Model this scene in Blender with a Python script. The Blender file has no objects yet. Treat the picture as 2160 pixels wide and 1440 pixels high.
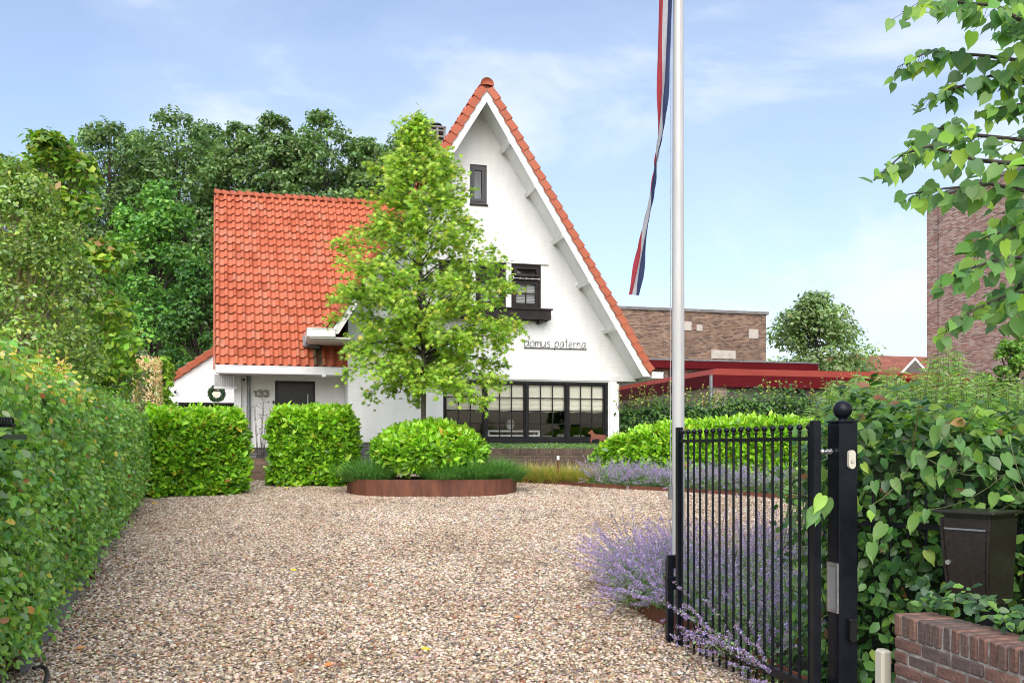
import bpy, bmesh, math, random
import numpy as np
from mathutils import Vector, Matrix

R = math.radians
random.seed(7)
rng = np.random.default_rng(7)
sc = bpy.context.scene
C = sc.collection

# ------------------------------------------------------------------ camera
FPX, HY, CX, CH = 1950.0, 945.0, 1080.0, 1.5
cam_d = bpy.data.cameras.new('camera')
cam = bpy.data.objects.new('camera', cam_d)
C.objects.link(cam)
cam.location = (0, 0, CH)
cam.rotation_euler = (R(90), 0, 0)
cam_d.sensor_width = 36
cam_d.lens = 36 * FPX / 2160
cam_d.shift_y = (HY - 720) / 2160
cam_d.clip_start = 0.05
cam_d.clip_end = 3000
sc.camera = cam

# ------------------------------------------------------------------ sky, sun, exposure
SUN_AZ, SUN_EL = R(180), R(42)          # compass angle of the sun (clockwise from +Y), elevation
w = bpy.data.worlds.new('World')
sc.world = w
w.use_nodes = True
nt = w.node_tree
nt.nodes.clear()
L = nt.links.new
out = nt.nodes.new('ShaderNodeOutputWorld')
bg = nt.nodes.new('ShaderNodeBackground')
bg.inputs['Strength'].default_value = 0.098
sky = nt.nodes.new('ShaderNodeTexSky')
sky.sky_type = 'NISHITA'
sky.sun_disc = False
sky.sun_elevation = SUN_EL
sky.sun_rotation = SUN_AZ
sky.air_density = 1.0
sky.dust_density = 2.0
sky.ozone_density = 1.3
tc = nt.nodes.new('ShaderNodeTexCoord')
mp = nt.nodes.new('ShaderNodeMapping')
mp.inputs['Scale'].default_value = (1.0, 1.0, 2.3)
mp.inputs['Location'].default_value = (0.35, 0.2, 0.9)
L(tc.outputs['Generated'], mp.inputs['Vector'])
n1 = nt.nodes.new('ShaderNodeTexNoise')
n1.inputs['Scale'].default_value = 2.6
n1.inputs['Detail'].default_value = 7
n1.inputs['Roughness'].default_value = 0.56
n1.inputs['Distortion'].default_value = 0.35
L(mp.outputs['Vector'], n1.inputs['Vector'])
cr = nt.nodes.new('ShaderNodeValToRGB')
cr.color_ramp.elements[0].position = 0.37
cr.color_ramp.elements[0].color = (0.13, 0.13, 0.13, 1)
cr.color_ramp.elements[1].position = 0.68
cr.color_ramp.elements[1].color = (0.92, 0.92, 0.92, 1)
e = cr.color_ramp.elements.new(0.51)
e.color = (0.24, 0.24, 0.24, 1)
L(n1.outputs['Fac'], cr.inputs['Fac'])
mx = nt.nodes.new('ShaderNodeMix')
mx.data_type = 'RGBA'
L(cr.outputs['Color'], mx.inputs[0])
L(sky.outputs['Color'], mx.inputs[6])
mx.inputs[7].default_value = (4.2, 4.6, 5.1, 1)
wb = nt.nodes.new('ShaderNodeMix')           # the photograph's white balance
wb.data_type = 'RGBA'
wb.blend_type = 'MULTIPLY'
wb.inputs[0].default_value = 1.0
wb.inputs[7].default_value = (1.0, 0.985, 1.0, 1)
L(mx.outputs[2], wb.inputs[6])
L(wb.outputs[2], bg.inputs['Color'])
L(bg.outputs[0], out.inputs[0])

sun_d = bpy.data.lights.new('sun', 'SUN')
sun_d.energy = 1.5
sun_d.angle = R(70)
sun_d.color = (1.0, 0.955, 0.89)
sun = bpy.data.objects.new('sun', sun_d)
C.objects.link(sun)
sdir = Vector((math.sin(SUN_AZ) * math.cos(SUN_EL), math.cos(SUN_AZ) * math.cos(SUN_EL), math.sin(SUN_EL)))
sun.rotation_euler = sdir.to_track_quat('Z', 'Y').to_euler()
sun.location = sdir * 60

vs = sc.view_settings
vs.view_transform = 'Standard'
vs.look = 'None'
vs.exposure = 1.30
vs.gamma = 1
vs.use_curve_mapping = False
sc.cycles.max_bounces = 6
sc.cycles.diffuse_bounces = 3
sc.cycles.adaptive_threshold = 0.02
sc.cycles.transparent_max_bounces = 12
sc.cycles.sample_clamp_indirect = 6
sc.cycles.use_denoising = True
sc.cycles.filter_width = 1.05

# ------------------------------------------------------------------ helpers: places
def P(px, py, Y):
    """A photograph pixel and a distance give a place."""
    return Vector(((px - CX) * Y / FPX, Y, CH - (py - HY) * Y / FPX))

def zg(Y):
    if Y < 6.3: return 0.0
    return min(0.06 * (Y - 6.3), 0.90)

def zga(Y):
    return np.clip(0.06 * (Y - 6.3), 0.0, 0.90)

def G(px, py):
    lo, hi = 2.0, 60.0
    for _ in range(50):
        m = (lo + hi) / 2
        if HY + (CH - zg(m)) * FPX / m > py: lo = m
        else: hi = m
    return Vector(((px - CX) * lo / FPX, lo, zg(lo)))

TH = R(14.2)
SN, CS = math.sin(TH), math.cos(TH)
class Frame:
    """A building's own axes: u along the front, v away from the street, z up."""
    def __init__(s, Y0, z0, X0=0.0):
        s.X0, s.Y0, s.z0 = X0, Y0, z0
    def at(s, px, py, v):
        t = (px - CX) / FPX
        u = (t * (s.Y0 + v * CS) + v * SN - s.X0) / (CS - t * SN)
        Y = s.Y0 + u * SN + v * CS
        return u, CH - (py - HY) * Y / FPX - s.z0
    def world(s, u, v, z):
        return Vector((s.X0 + u * CS - v * SN, s.Y0 + u * SN + v * CS, z + s.z0))

# ------------------------------------------------------------------ helpers: objects
def tag(o, label=None, cat=None, group=None, kind=None):
    if label: o['label'] = label
    if cat: o['category'] = cat
    if group: o['group'] = group
    if kind: o['kind'] = kind
    return o

def empty(name, loc, rz=0.0):
    o = bpy.data.objects.new(name, None)
    C.objects.link(o)
    o.location = loc
    o.rotation_euler = (0, 0, rz)
    o.empty_display_size = 0.2
    return o

def link(name, me, parent=None):
    o = bpy.data.objects.new(name, me)
    C.objects.link(o)
    if parent is not None: o.parent = parent
    return o

class MB:
    """Collects shapes, then builds ONE mesh object (UVs in metres)."""
    def __init__(s):
        s.v, s.f, s.m = [], [], []
    def add(s, vs, fs, mi=0):
        b = len(s.v)
        s.v += [tuple(x) for x in vs]
        s.f += [tuple(i + b for i in f) for f in fs]
        s.m += [mi] * len(fs)
    def box(s, x0, x1, y0, y1, z0, z1, mi=0, bev=0.0, M=None):
        if bev > 0:
            bm = bmesh.new()
            bmesh.ops.create_cube(bm, size=1)
            for q in bm.verts:
                q.co = ((x0 + x1) / 2 + q.co.x * (x1 - x0), (y0 + y1) / 2 + q.co.y * (y1 - y0), (z0 + z1) / 2 + q.co.z * (z1 - z0))
            bmesh.ops.bevel(bm, geom=bm.edges[:], offset=bev, segments=1, affect='EDGES')
            vs = [q.co.copy() for q in bm.verts]
            bm.verts.index_update()
            fs = [[q.index for q in f.verts] for f in bm.faces]
            bm.free()
        else:
            vs = [Vector(q) for q in ((x0, y0, z0), (x1, y0, z0), (x1, y1, z0), (x0, y1, z0), (x0, y0, z1), (x1, y0, z1), (x1, y1, z1), (x0, y1, z1))]
            fs = [(0, 3, 2, 1), (4, 5, 6, 7), (0, 1, 5, 4), (1, 2, 6, 5), (2, 3, 7, 6), (3, 0, 4, 7)]
        if M is not None: vs = [M @ q for q in vs]
        s.add(vs, fs, mi)
    def quad(s, a, b, c, d, mi=0):
        s.add([a, b, c, d], [(0, 1, 2, 3)], mi)
    def prism(s, poly, off, mi=0):
        """poly: 3-D points (one planar loop); off: extrusion vector."""
        n = len(poly)
        a = [Vector(p) for p in poly]
        b = [p + Vector(off) for p in a]
        s.add(a + b, [tuple(range(n))[::-1], tuple(range(n, 2 * n))] + [(i, (i + 1) % n, n + (i + 1) % n, n + i) for i in range(n)], mi)
    def tube(s, pts, rad, n=6, mi=0, cap=True):
        pts = [Vector(p) for p in pts]
        if not hasattr(rad, '__len__'): rad = [rad] * len(pts)
        rings, up = [], None
        for i, p in enumerate(pts):
            d = (pts[min(i + 1, len(pts) - 1)] - pts[max(i - 1, 0)]).normalized()
            if up is None:
                up = Vector((0, 0, 1)) if abs(d.z) < 0.9 else Vector((1, 0, 0))
            a = d.cross(up)
            if a.length < 1e-5: a = d.orthogonal()
            a.normalize()
            up = a.cross(d).normalized()
            rings.append([p + (a * math.cos(2 * math.pi * k / n) + up * math.sin(2 * math.pi * k / n)) * rad[i] for k in range(n)])
        vs = [q for r in rings for q in r]
        fs = []
        for i in range(len(pts) - 1):
            for k in range(n):
                fs.append((i * n + k, i * n + (k + 1) % n, (i + 1) * n + (k + 1) % n, (i + 1) * n + k))
        if cap:
            b = len(vs)
            vs += rings[0] + rings[-1]
            fs.append(tuple(range(b, b + n))[::-1])
            fs.append(tuple(range(b + n, b + 2 * n)))
        s.add(vs, fs, mi)
    def lathe(s, prof, c=(0, 0, 0), n=16, mi=0):
        """prof: (radius, z) pairs from bottom to top."""
        vs, fs = [], []
        for r, z in prof:
            for k in range(n):
                a = 2 * math.pi * k / n
                vs.append((c[0] + r * math.cos(a), c[1] + r * math.sin(a), c[2] + z))
        for i in range(len(prof) - 1):
            for k in range(n):
                fs.append((i * n + k, i * n + (k + 1) % n, (i + 1) * n + (k + 1) % n, (i + 1) * n + k))
        b = len(vs)
        vs += vs[:n] + vs[b - n:b]
        fs.append(tuple(range(b, b + n))[::-1])
        fs.append(tuple(range(b + n, b + 2 * n)))
        s.add(vs, fs, mi)
    def ball(s, c, r, n=14, m=9, mi=0, sq=(1, 1, 1)):
        vs = [(c[0], c[1], c[2] - r * sq[2])]
        for i in range(1, m):
            a = -math.pi / 2 + math.pi * i / m
            for k in range(n):
                b = 2 * math.pi * k / n
                vs.append((c[0] + r * sq[0] * math.cos(a) * math.cos(b), c[1] + r * sq[1] * math.cos(a) * math.sin(b), c[2] + r * sq[2] * math.sin(a)))
        vs.append((c[0], c[1], c[2] + r * sq[2]))
        fs = [(0, 1 + (k + 1) % n, 1 + k) for k in range(n)]
        for i in range(m - 2):
            for k in range(n):
                fs.append((1 + i * n + k, 1 + i * n + (k + 1) % n, 1 + (i + 1) * n + (k + 1) % n, 1 + (i + 1) * n + k))
        t = len(vs) - 1
        b = 1 + (m - 2) * n
        fs += [(t, b + k, b + (k + 1) % n) for k in range(n)]
        s.add(vs, fs, mi)
    def mesh(s, name, mats, smooth=False):
        me = bpy.data.meshes.new(name)
        me.from_pydata(s.v, [], s.f)
        if not isinstance(mats, (list, tuple)): mats = [mats]
        for q in mats: me.materials.append(q)
        if len(mats) > 1: me.polygons.foreach_set('material_index', s.m)
        if smooth: me.polygons.foreach_set('use_smooth', [len(f) <= 4 for f in s.f])
        uv = me.uv_layers.new(name='UVMap').data
        co = s.v
        for p in me.polygons:
            n = p.normal
            if abs(n.z) > 0.8:
                for li in p.loop_indices:
                    q = co[me.loops[li].vertex_index]
                    uv[li].uv = (q[0], q[1])
            else:
                tx, ty = -n.y, n.x
                l = math.hypot(tx, ty)
                tx, ty = tx / l, ty / l
                for li in p.loop_indices:
                    q = co[me.loops[li].vertex_index]
                    uv[li].uv = (q[0] * tx + q[1] * ty, q[2])
        me.update()
        return me
    def build(s, name, mats, parent=None, smooth=False):
        return link(name, s.mesh(name, mats, smooth), parent)

def boxo(name, mat, parent, *a, bev=0.0):
    m = MB()
    m.box(*a, bev=bev)
    return m.build(name, mat, parent)

# ------------------------------------------------------------------ helpers: many small faces (leaves, blades, petals)
def unit(a):
    return a / np.maximum(np.linalg.norm(a, axis=-1, keepdims=True), 1e-9)

def rand_dirs(n, g=rng):
    return unit(g.normal(size=(n, 3)))

def raw_mesh(name, V, T, col, mat, smooth=False):
    me = bpy.data.meshes.new(name)
    nv, ntri = len(V), len(T)
    me.vertices.add(nv)
    me.vertices.foreach_set('co', np.ascontiguousarray(V, dtype=np.float32).ravel())
    me.loops.add(ntri * 3)
    me.loops.foreach_set('vertex_index', np.ascontiguousarray(T, dtype=np.int32).ravel())
    me.polygons.add(ntri)
    me.polygons.foreach_set('loop_start', np.arange(0, ntri * 3, 3, dtype=np.int32))
    if smooth: me.polygons.foreach_set('use_smooth', np.ones(ntri, dtype=bool))
    if col is not None:
        at = me.attributes.new('Col', 'FLOAT_COLOR', 'POINT')
        c4 = np.ones((nv, 4), dtype=np.float32)
        c4[:, :3] = col
        at.data.foreach_set('color', c4.ravel())
    me.materials.append(mat)
    me.update(calc_edges=True)
    me.validate()
    return me

def tmpl(vs, ts):
    return np.array(vs, dtype=float), np.array(ts, dtype=int)

T_SMALL = tmpl([(0, 0, 0), (.45, .3, .07), (1, 0, 0), (.45, -.3, .07)], [(0, 1, 2), (0, 2, 3)])
T_LANCE = tmpl([(0, 0, 0), (.4, .12, .03), (1, 0, -.12), (.4, -.12, .03)], [(0, 1, 2), (0, 2, 3)])
T_OVAL = tmpl([(0, 0, 0), (.3, .2, .05), (.32, 0, 0), (.3, -.2, .05), (.7, .19, .02), (.7, 0, -.03), (.7, -.19, .02), (1, 0, -.12)],
              [(0, 2, 1), (0, 3, 2), (1, 2, 5), (1, 5, 4), (2, 3, 6), (2, 6, 5), (4, 5, 7), (5, 6, 7)])
T_BEECH = tmpl([(0, 0, 0), (.28, .3, .05), (.3, 0, 0), (.28, -.3, .05), (.66, .27, .03), (.66, 0, -.02), (.66, -.27, .03), (1, 0, -.08)],
               [(0, 2, 1), (0, 3, 2), (1, 2, 5), (1, 5, 4), (2, 3, 6), (2, 6, 5), (4, 5, 7), (5, 6, 7)])
def _star():
    v = [(0.42, 0, 0)]
    rad = [(180, .42), (150, .24), (118, .52), (88, .2), (55, .56), (28, .22), (0, .62), (-28, .22), (-55, .56), (-88, .2), (-118, .52), (-150, .24)]
    for a, r in rad:
        v.append((.42 + r * math.cos(R(a)), r * math.sin(R(a)), -.05 if r > .3 else .03))
    k = len(rad)
    return tmpl(v, [(0, 1 + (i + 1) % k, 1 + i) for i in range(k)])
T_STAR = _star()
def _heart():
    o = [(.0, .0, .02), (-.07, .16, .05), (-.04, .32, .03), (.12, .44, -.03), (.38, .45, -.06), (.66, .30, -.07), (.87, .10, -.1), (1.06, 0, -.18)]
    v = [(p[0], p[1], p[2] + .18 * p[1]) for p in o] + [(p[0], -p[1], p[2] + .18 * p[1]) for p in o[1:7]] + [(.3, 0, -.05), (.65, 0, -.10)]
    a, b = 14, 15
    t = [(0, a, 1), (1, a, 2), (2, a, 3), (3, a, 4), (4, a, b), (4, b, 5), (5, b, 6), (6, b, 7)]
    mir = {1: 8, 2: 9, 3: 10, 4: 11, 5: 12, 6: 13}
    t += [tuple(mir.get(i, i) for i in q)[::-1] for q in t]
    return tmpl(v, t)
T_HEART = _heart()

def leaf_geo(Pn, N, D, S, T, W=None):
    tv, tt = T
    N = unit(N)
    D = unit(D - (D * N).sum(-1, keepdims=True) * N)
    B = np.cross(N, D)
    S = np.asarray(S, dtype=float)
    if S.ndim == 0: S = np.full(len(Pn), float(S))
    W = np.ones(len(Pn)) if W is None else W
    V = Pn[:, None, :] + S[:, None, None] * (tv[None, :, 0, None] * D[:, None, :] + (W[:, None] * tv[None, :, 1])[..., None] * B[:, None, :] + tv[None, :, 2, None] * N[:, None, :])
    k = len(tv)
    F = tt[None] + (np.arange(len(Pn)) * k)[:, None, None]
    return V.reshape(-1, 3), F.reshape(-1, 3), k

LB = 1.8
def leaves(name, Pn, N, D, S, T, col, mat, parent=None, W=None, smooth=False):
    V, F, k = leaf_geo(Pn, N, D, S, T, W)
    col = np.clip(col * LB, 0.003, 0.85)
    return link(name, raw_mesh(name, V, F, np.repeat(col, k, axis=0), mat, smooth), parent)

def palette(n, cols, weights, jit=0.12, g=rng):
    cols = np.array(cols, dtype=float)
    wts = np.array(weights, dtype=float)
    c = cols[g.choice(len(cols), size=n, p=wts / wts.sum())]
    return np.clip(c * (1 + jit * g.normal(size=(n, 1))) * (1 + 0.5 * jit * g.normal(size=(n, 3))), 0.003, 0.9)

def blades(name, root, dirn, length, width, bend, col, mat, parent=None, seg=4):
    """Grass blades: root (n,3), start direction (n,3), bent down under their weight."""
    n = len(root)
    side = unit(np.cross(dirn, np.array([0, 0, 1.0]) + 1e-3 * rng.normal(size=(n, 3))))
    pts = []
    p = root.copy()
    d = unit(dirn)
    for i in range(seg + 1):
        pts.append(p.copy())
        p = p + d * (length / seg)[:, None]
        d = unit(d + np.array([0, 0, -1.0]) * (bend * (0.25 + i / seg))[:, None])
    rows = []
    for i in range(seg + 1):
        wd = width * (1 - (i / seg) ** 1.6) * 0.5 + 0.0003
        rows.append(pts[i] - side * wd[:, None])
        rows.append(pts[i] + side * wd[:, None])
    V = np.stack(rows, axis=1)
    k = 2 * (seg + 1)
    col = np.clip(col * 2.4, .003, .85)
    t = []
    for i in range(seg):
        a = 2 * i
        t += [(a, a + 1, a + 3), (a, a + 3, a + 2)]
    F = np.array(t)[None] + (np.arange(n) * k)[:, None, None]
    return link(name, raw_mesh(name, V.reshape(-1, 3), F.reshape(-1, 3), np.repeat(col, k, axis=0), mat), parent)

# ------------------------------------------------------------------ materials
MATS = {}
def nodes_of(name):
    m = bpy.data.materials.new(name)
    m.use_nodes = True
    MATS[name] = m
    t = m.node_tree
    return m, t, t.nodes['Principled BSDF'], t.links.new

def N_(t, kind, **kw):
    n = t.nodes.new(kind)
    for k, v in kw.items():
        if k in n.inputs: n.inputs[k].default_value = v
        else: setattr(n, k, v)
    return n

def ramp(t, stops, interp='LINEAR'):
    r = t.nodes.new('ShaderNodeValToRGB')
    r.color_ramp.interpolation = interp
    el = r.color_ramp.elements
    el[0].position, el[0].color = stops[0][0], (*stops[0][1], 1)
    el[1].position, el[1].color = stops[-1][0], (*stops[-1][1], 1)
    for p, c in stops[1:-1]:
        q = el.new(p)
        q.color = (*c, 1)
    return r

def mat_noise(name, c1, c2, scale=3.0, rough=0.6, bump=0.0, bscale=40.0, detail=6, metallic=0.0, stretch=(1, 1, 1), spec=0.5, mid=(0.35, 0.65)):
    """Two real colours mixed by noise, with fine relief."""
    m, t, b, L = nodes_of(name)
    tc = t.nodes.new('ShaderNodeTexCoord')
    mp = N_(t, 'ShaderNodeMapping')
    mp.inputs['Scale'].default_value = stretch
    L(tc.outputs['Object'], mp.inputs['Vector'])
    n = N_(t, 'ShaderNodeTexNoise', Scale=scale, Detail=detail, Roughness=0.6)
    L(mp.outputs[0], n.inputs['Vector'])
    r = ramp(t, [(mid[0], c1), (mid[1], c2)])
    L(n.outputs['Fac'], r.inputs['Fac'])
    L(r.outputs['Color'], b.inputs['Base Color'])
    b.inputs['Roughness'].default_value = rough
    b.inputs['Metallic'].default_value = metallic
    b.inputs['Specular IOR Level'].default_value = spec
    if bump > 0:
        n2 = N_(t, 'ShaderNodeTexNoise', Scale=bscale, Detail=4)
        L(tc.outputs['Object'], n2.inputs['Vector'])
        bp = N_(t, 'ShaderNodeBump', Strength=bump, Distance=0.01)
        L(n2.outputs['Fac'], bp.inputs['Height'])
        L(bp.outputs[0], b.inputs['Normal'])
    return m

def mat_leaf(name, rough=0.42, trans=0.35, tcol=(1.0, 1.05, 0.45), spec=0.5):
    m, t, b, L = nodes_of(name)
    at = N_(t, 'ShaderNodeAttribute', attribute_name='Col')
    L(at.outputs['Color'], b.inputs['Base Color'])
    b.inputs['Roughness'].default_value = rough
    b.inputs['Specular IOR Level'].default_value = spec
    tr = t.nodes.new('ShaderNodeBsdfTranslucent')
    mu = N_(t, 'ShaderNodeMix', data_type='RGBA', blend_type='MULTIPLY')
    mu.inputs[0].default_value = 1
    L(at.outputs['Color'], mu.inputs[6])
    mu.inputs[7].default_value = (tcol[0] * 1.5, tcol[1] * 1.5, tcol[2] * 1.5, 1)
    L(mu.outputs[2], tr.inputs['Color'])
    mixs = t.nodes.new('ShaderNodeMixShader')
    mixs.inputs[0].default_value = trans
    L(b.outputs[0], mixs.inputs[1])
    L(tr.outputs[0], mixs.inputs[2])
    L(mixs.outputs[0], t.nodes['Material Output'].inputs[0])
    return m

def mat_brick(name, cols, mortar, bw=0.22, bh=0.0625, ms=0.010, rough=0.85, bump=0.6, stain=0.35):
    """Brickwork too far off to tell the bricks apart: colour and fine relief on the wall."""
    m, t, b, L = nodes_of(name)
    uv = t.nodes.new('ShaderNodeUVMap')
    br = N_(t, 'ShaderNodeTexBrick', Scale=1.0)
    br.inputs['Mortar Size'].default_value = ms
    br.inputs['Brick Width'].default_value = bw
    br.inputs['Row Height'].default_value = bh
    br.inputs['Mortar Smooth'].default_value = 0.2
    br.inputs['Color1'].default_value = (0, 0, 0, 1)
    br.inputs['Color2'].default_value = (1, 1, 1, 1)
    br.inputs['Mortar'].default_value = (0.5, 0.5, 0.5, 1)
    br.offset = 0.5
    L(uv.outputs[0], br.inputs['Vector'])
    k = len(cols)
    rp = ramp(t, [(i / (k - 1), c) for i, c in enumerate(cols)])
    L(br.outputs['Color'], rp.inputs['Fac'])
    nz = N_(t, 'ShaderNodeTexNoise', Scale=0.55, Detail=6, Roughness=0.65)
    L(uv.outputs[0], nz.inputs['Vector'])
    mr = N_(t, 'ShaderNodeMapRange')
    mr.inputs['From Min'].default_value = 0.3
    mr.inputs['From Max'].default_value = 0.7
    mr.inputs['To Min'].default_value = 1 - stain
    mr.inputs['To Max'].default_value = 1 + stain * 0.6
    L(nz.outputs['Fac'], mr.inputs['Value'])
    mm = N_(t, 'ShaderNodeMix', data_type='RGBA')
    L(br.outputs['Fac'], mm.inputs[0])
    L(rp.outputs['Color'], mm.inputs[6])
    mm.inputs[7].default_value = (*mortar, 1)
    mu = N_(t, 'ShaderNodeMix', data_type='RGBA', blend_type='MULTIPLY')
    mu.inputs[0].default_value = 1
    L(mm.outputs[2], mu.inputs[6])
    L(mr.outputs[0], mu.inputs[7])
    L(mu.outputs[2], b.inputs['Base Color'])
    b.inputs['Roughness'].default_value = rough
    inv = N_(t, 'ShaderNodeMath', operation='SUBTRACT')
    inv.inputs[0].default_value = 1
    L(br.outputs['Fac'], inv.inputs[1])
    bp = N_(t, 'ShaderNodeBump', Strength=bump, Distance=0.008)
    L(inv.outputs[0], bp.inputs['Height'])
    L(bp.outputs[0], b.inputs['Normal'])
    return m

def mat_plaster(name, col, rough=0.7):
    """White-painted brick: soft courses under the paint, faint weathering."""
    m, t, b, L = nodes_of(name)
    uv = t.nodes.new('ShaderNodeUVMap')
    br = N_(t, 'ShaderNodeTexBrick', Scale=1.0)
    br.inputs['Mortar Size'].default_value = 0.008
    br.inputs['Brick Width'].default_value = 0.22
    br.inputs['Row Height'].default_value = 0.0625
    br.inputs['Mortar Smooth'].default_value = 0.9
    L(uv.outputs[0], br.inputs['Vector'])
    nz = N_(t, 'ShaderNodeTexNoise', Scale=1.3, Detail=7, Roughness=0.65)
    mp = N_(t, 'ShaderNodeMapping')
    mp.inputs['Scale'].default_value = (1.6, 0.5, 1)
    L(uv.outputs[0], mp.inputs['Vector'])
    L(mp.outputs[0], nz.inputs['Vector'])
    r = ramp(t, [(0.28, tuple(c * 0.87 for c in col)), (0.58, col)])
    L(nz.outputs['Fac'], r.inputs['Fac'])
    L(r.outputs['Color'], b.inputs['Base Color'])
    b.inputs['Roughness'].default_value = rough
    inv = N_(t, 'ShaderNodeMath', operation='SUBTRACT')
    inv.inputs[0].default_value = 1
    L(br.outputs['Fac'], inv.inputs[1])
    n3 = N_(t, 'ShaderNodeTexNoise', Scale=22, Detail=4)
    L(uv.outputs[0], n3.inputs['Vector'])
    ad = N_(t, 'ShaderNodeMath', operation='ADD')
    L(inv.outputs[0], ad.inputs[0])
    L(n3.outputs['Fac'], ad.inputs[1])
    bp = N_(t, 'ShaderNodeBump', Strength=0.45, Distance=0.004)
    L(ad.outputs[0], bp.inputs['Height'])
    L(bp.outputs[0], b.inputs['Normal'])
    return m

def mat_tile(name, dark=False):
    """Fired clay: each tile its own tone (object random), lichen and soot specks."""
    m, t, b, L = nodes_of(name)
    oi = t.nodes.new('ShaderNodeObjectInfo')
    tc = t.nodes.new('ShaderNodeTexCoord')
    ge = t.nodes.new('ShaderNodeNewGeometry')
    if dark: r = ramp(t, [(0.0, (.30, .062, .024)), (0.4, (.37, .082, .032)), (0.8, (.40, .095, .038)), (1.0, (.36, .11, .055))])
    else: r = ramp(t, [(0.12, (.30, .066, .028)), (0.35, (.44, .105, .045)), (0.62, (.50, .130, .060)), (0.95, (.45, .17, .10))])
    n0 = N_(t, 'ShaderNodeTexNoise', Scale=1.1, Detail=3)
    L(ge.outputs['Position'], n0.inputs['Vector'])
    ad = N_(t, 'ShaderNodeMath', operation='ADD')
    L(oi.outputs['Random'], ad.inputs[0])
    L(n0.outputs['Fac'], ad.inputs[1])
    hf = N_(t, 'ShaderNodeMath', operation='MULTIPLY')
    hf.inputs[1].default_value = 0.58
    L(ad.outputs[0], hf.inputs[0])
    L(hf.outputs[0], r.inputs['Fac'])
    n1 = N_(t, 'ShaderNodeTexNoise', Scale=26, Detail=5, Roughness=0.7)
    mp = N_(t, 'ShaderNodeMapping')
    mp.inputs['Scale'].default_value = (1, .45, .45)
    L(ge.outputs['Position'], mp.inputs['Vector'])
    L(mp.outputs[0], n1.inputs['Vector'])
    r1 = ramp(t, [(0.54, (0, 0, 0)), (0.70, (1, 1, 1))])
    L(n1.outputs['Fac'], r1.inputs['Fac'])
    mm = N_(t, 'ShaderNodeMix', data_type='RGBA')
    L(r1.outputs['Color'], mm.inputs[0])
    L(r.outputs['Color'], mm.inputs[6])
    mm.inputs[7].default_value = (.20, .085, .055, 1)
    L(mm.outputs[2], b.inputs['Base Color'])
    b.inputs['Roughness'].default_value = 0.62
    bp = N_(t, 'ShaderNodeBump', Strength=0.25, Distance=0.004)
    L(n1.outputs['Fac'], bp.inputs['Height'])
    L(bp.outputs[0], b.inputs['Normal'])
    return m

def mat_attr(name, rough=0.7, spec=0.3, bump=0.0, vary=0.0):
    m, t, b, L = nodes_of(name)
    at = N_(t, 'ShaderNodeAttribute', attribute_name='Col')
    if vary > 0:
        ge = t.nodes.new('ShaderNodeNewGeometry')
        n = N_(t, 'ShaderNodeTexNoise', Scale=60, Detail=4)
        L(ge.outputs['Position'], n.inputs['Vector'])
        n2 = N_(t, 'ShaderNodeTexNoise', Scale=0.5, Detail=3)
        L(ge.outputs['Position'], n2.inputs['Vector'])
        ad = N_(t, 'ShaderNodeMath', operation='ADD')
        L(n.outputs['Fac'], ad.inputs[0])
        L(n2.outputs['Fac'], ad.inputs[1])
        mr = N_(t, 'ShaderNodeMapRange')
        mr.inputs['From Min'].default_value = 0.6
        mr.inputs['From Max'].default_value = 1.4
        mr.inputs['To Min'].default_value = 1 - vary
        mr.inputs['To Max'].default_value = 1 + vary
        L(ad.outputs[0], mr.inputs['Value'])
        mu = N_(t, 'ShaderNodeMix', data_type='RGBA', blend_type='MULTIPLY')
        mu.inputs[0].default_value = 1
        L(at.outputs['Color'], mu.inputs[6])
        L(mr.outputs[0], mu.inputs[7])
        n3 = N_(t, 'ShaderNodeTexNoise', Scale=0.7, Detail=5, Roughness=0.65)
        L(ge.outputs['Position'], n3.inputs['Vector'])
        r3 = ramp(t, [(0.38, (.84, .80, .76)), (0.58, (1, 1, 1))])
        L(n3.outputs['Fac'], r3.inputs['Fac'])
        m3 = N_(t, 'ShaderNodeMix', data_type='RGBA', blend_type='MULTIPLY')
        m3.inputs[0].default_value = 1
        L(mu.outputs[2], m3.inputs[6])
        L(r3.outputs['Color'], m3.inputs[7])
        L(m3.outputs[2], b.inputs['Base Color'])
    else:
        L(at.outputs['Color'], b.inputs['Base Color'])
    b.inputs['Roughness'].default_value = rough
    b.inputs['Specular IOR Level'].default_value = spec
    return m

def mat_glass(name, tint=(.8, .84, .84), refl=1.0):
    m, t, b, L = nodes_of(name)
    t.nodes.remove(b)
    tr = t.nodes.new('ShaderNodeBsdfTransparent')
    tr.inputs[0].default_value = (*tint, 1)
    gl = t.nodes.new('ShaderNodeBsdfGlossy')
    gl.inputs['Roughness'].default_value = 0.01
    gl.inputs['Color'].default_value = (.95, .97, 1, 1)
    fr = N_(t, 'ShaderNodeFresnel', IOR=1.52)
    mu = N_(t, 'ShaderNodeMath', operation='MULTIPLY')
    mu.inputs[1].default_value = 1.8 * refl
    L(fr.outputs[0], mu.inputs[0])
    mixs = t.nodes.new('ShaderNodeMixShader')
    L(mu.outputs[0], mixs.inputs[0])
    L(tr.outputs[0], mixs.inputs[1])
    L(gl.outputs[0], mixs.inputs[2])
    L(mixs.outputs[0], t.nodes['Material Output'].inputs[0])
    return m

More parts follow.
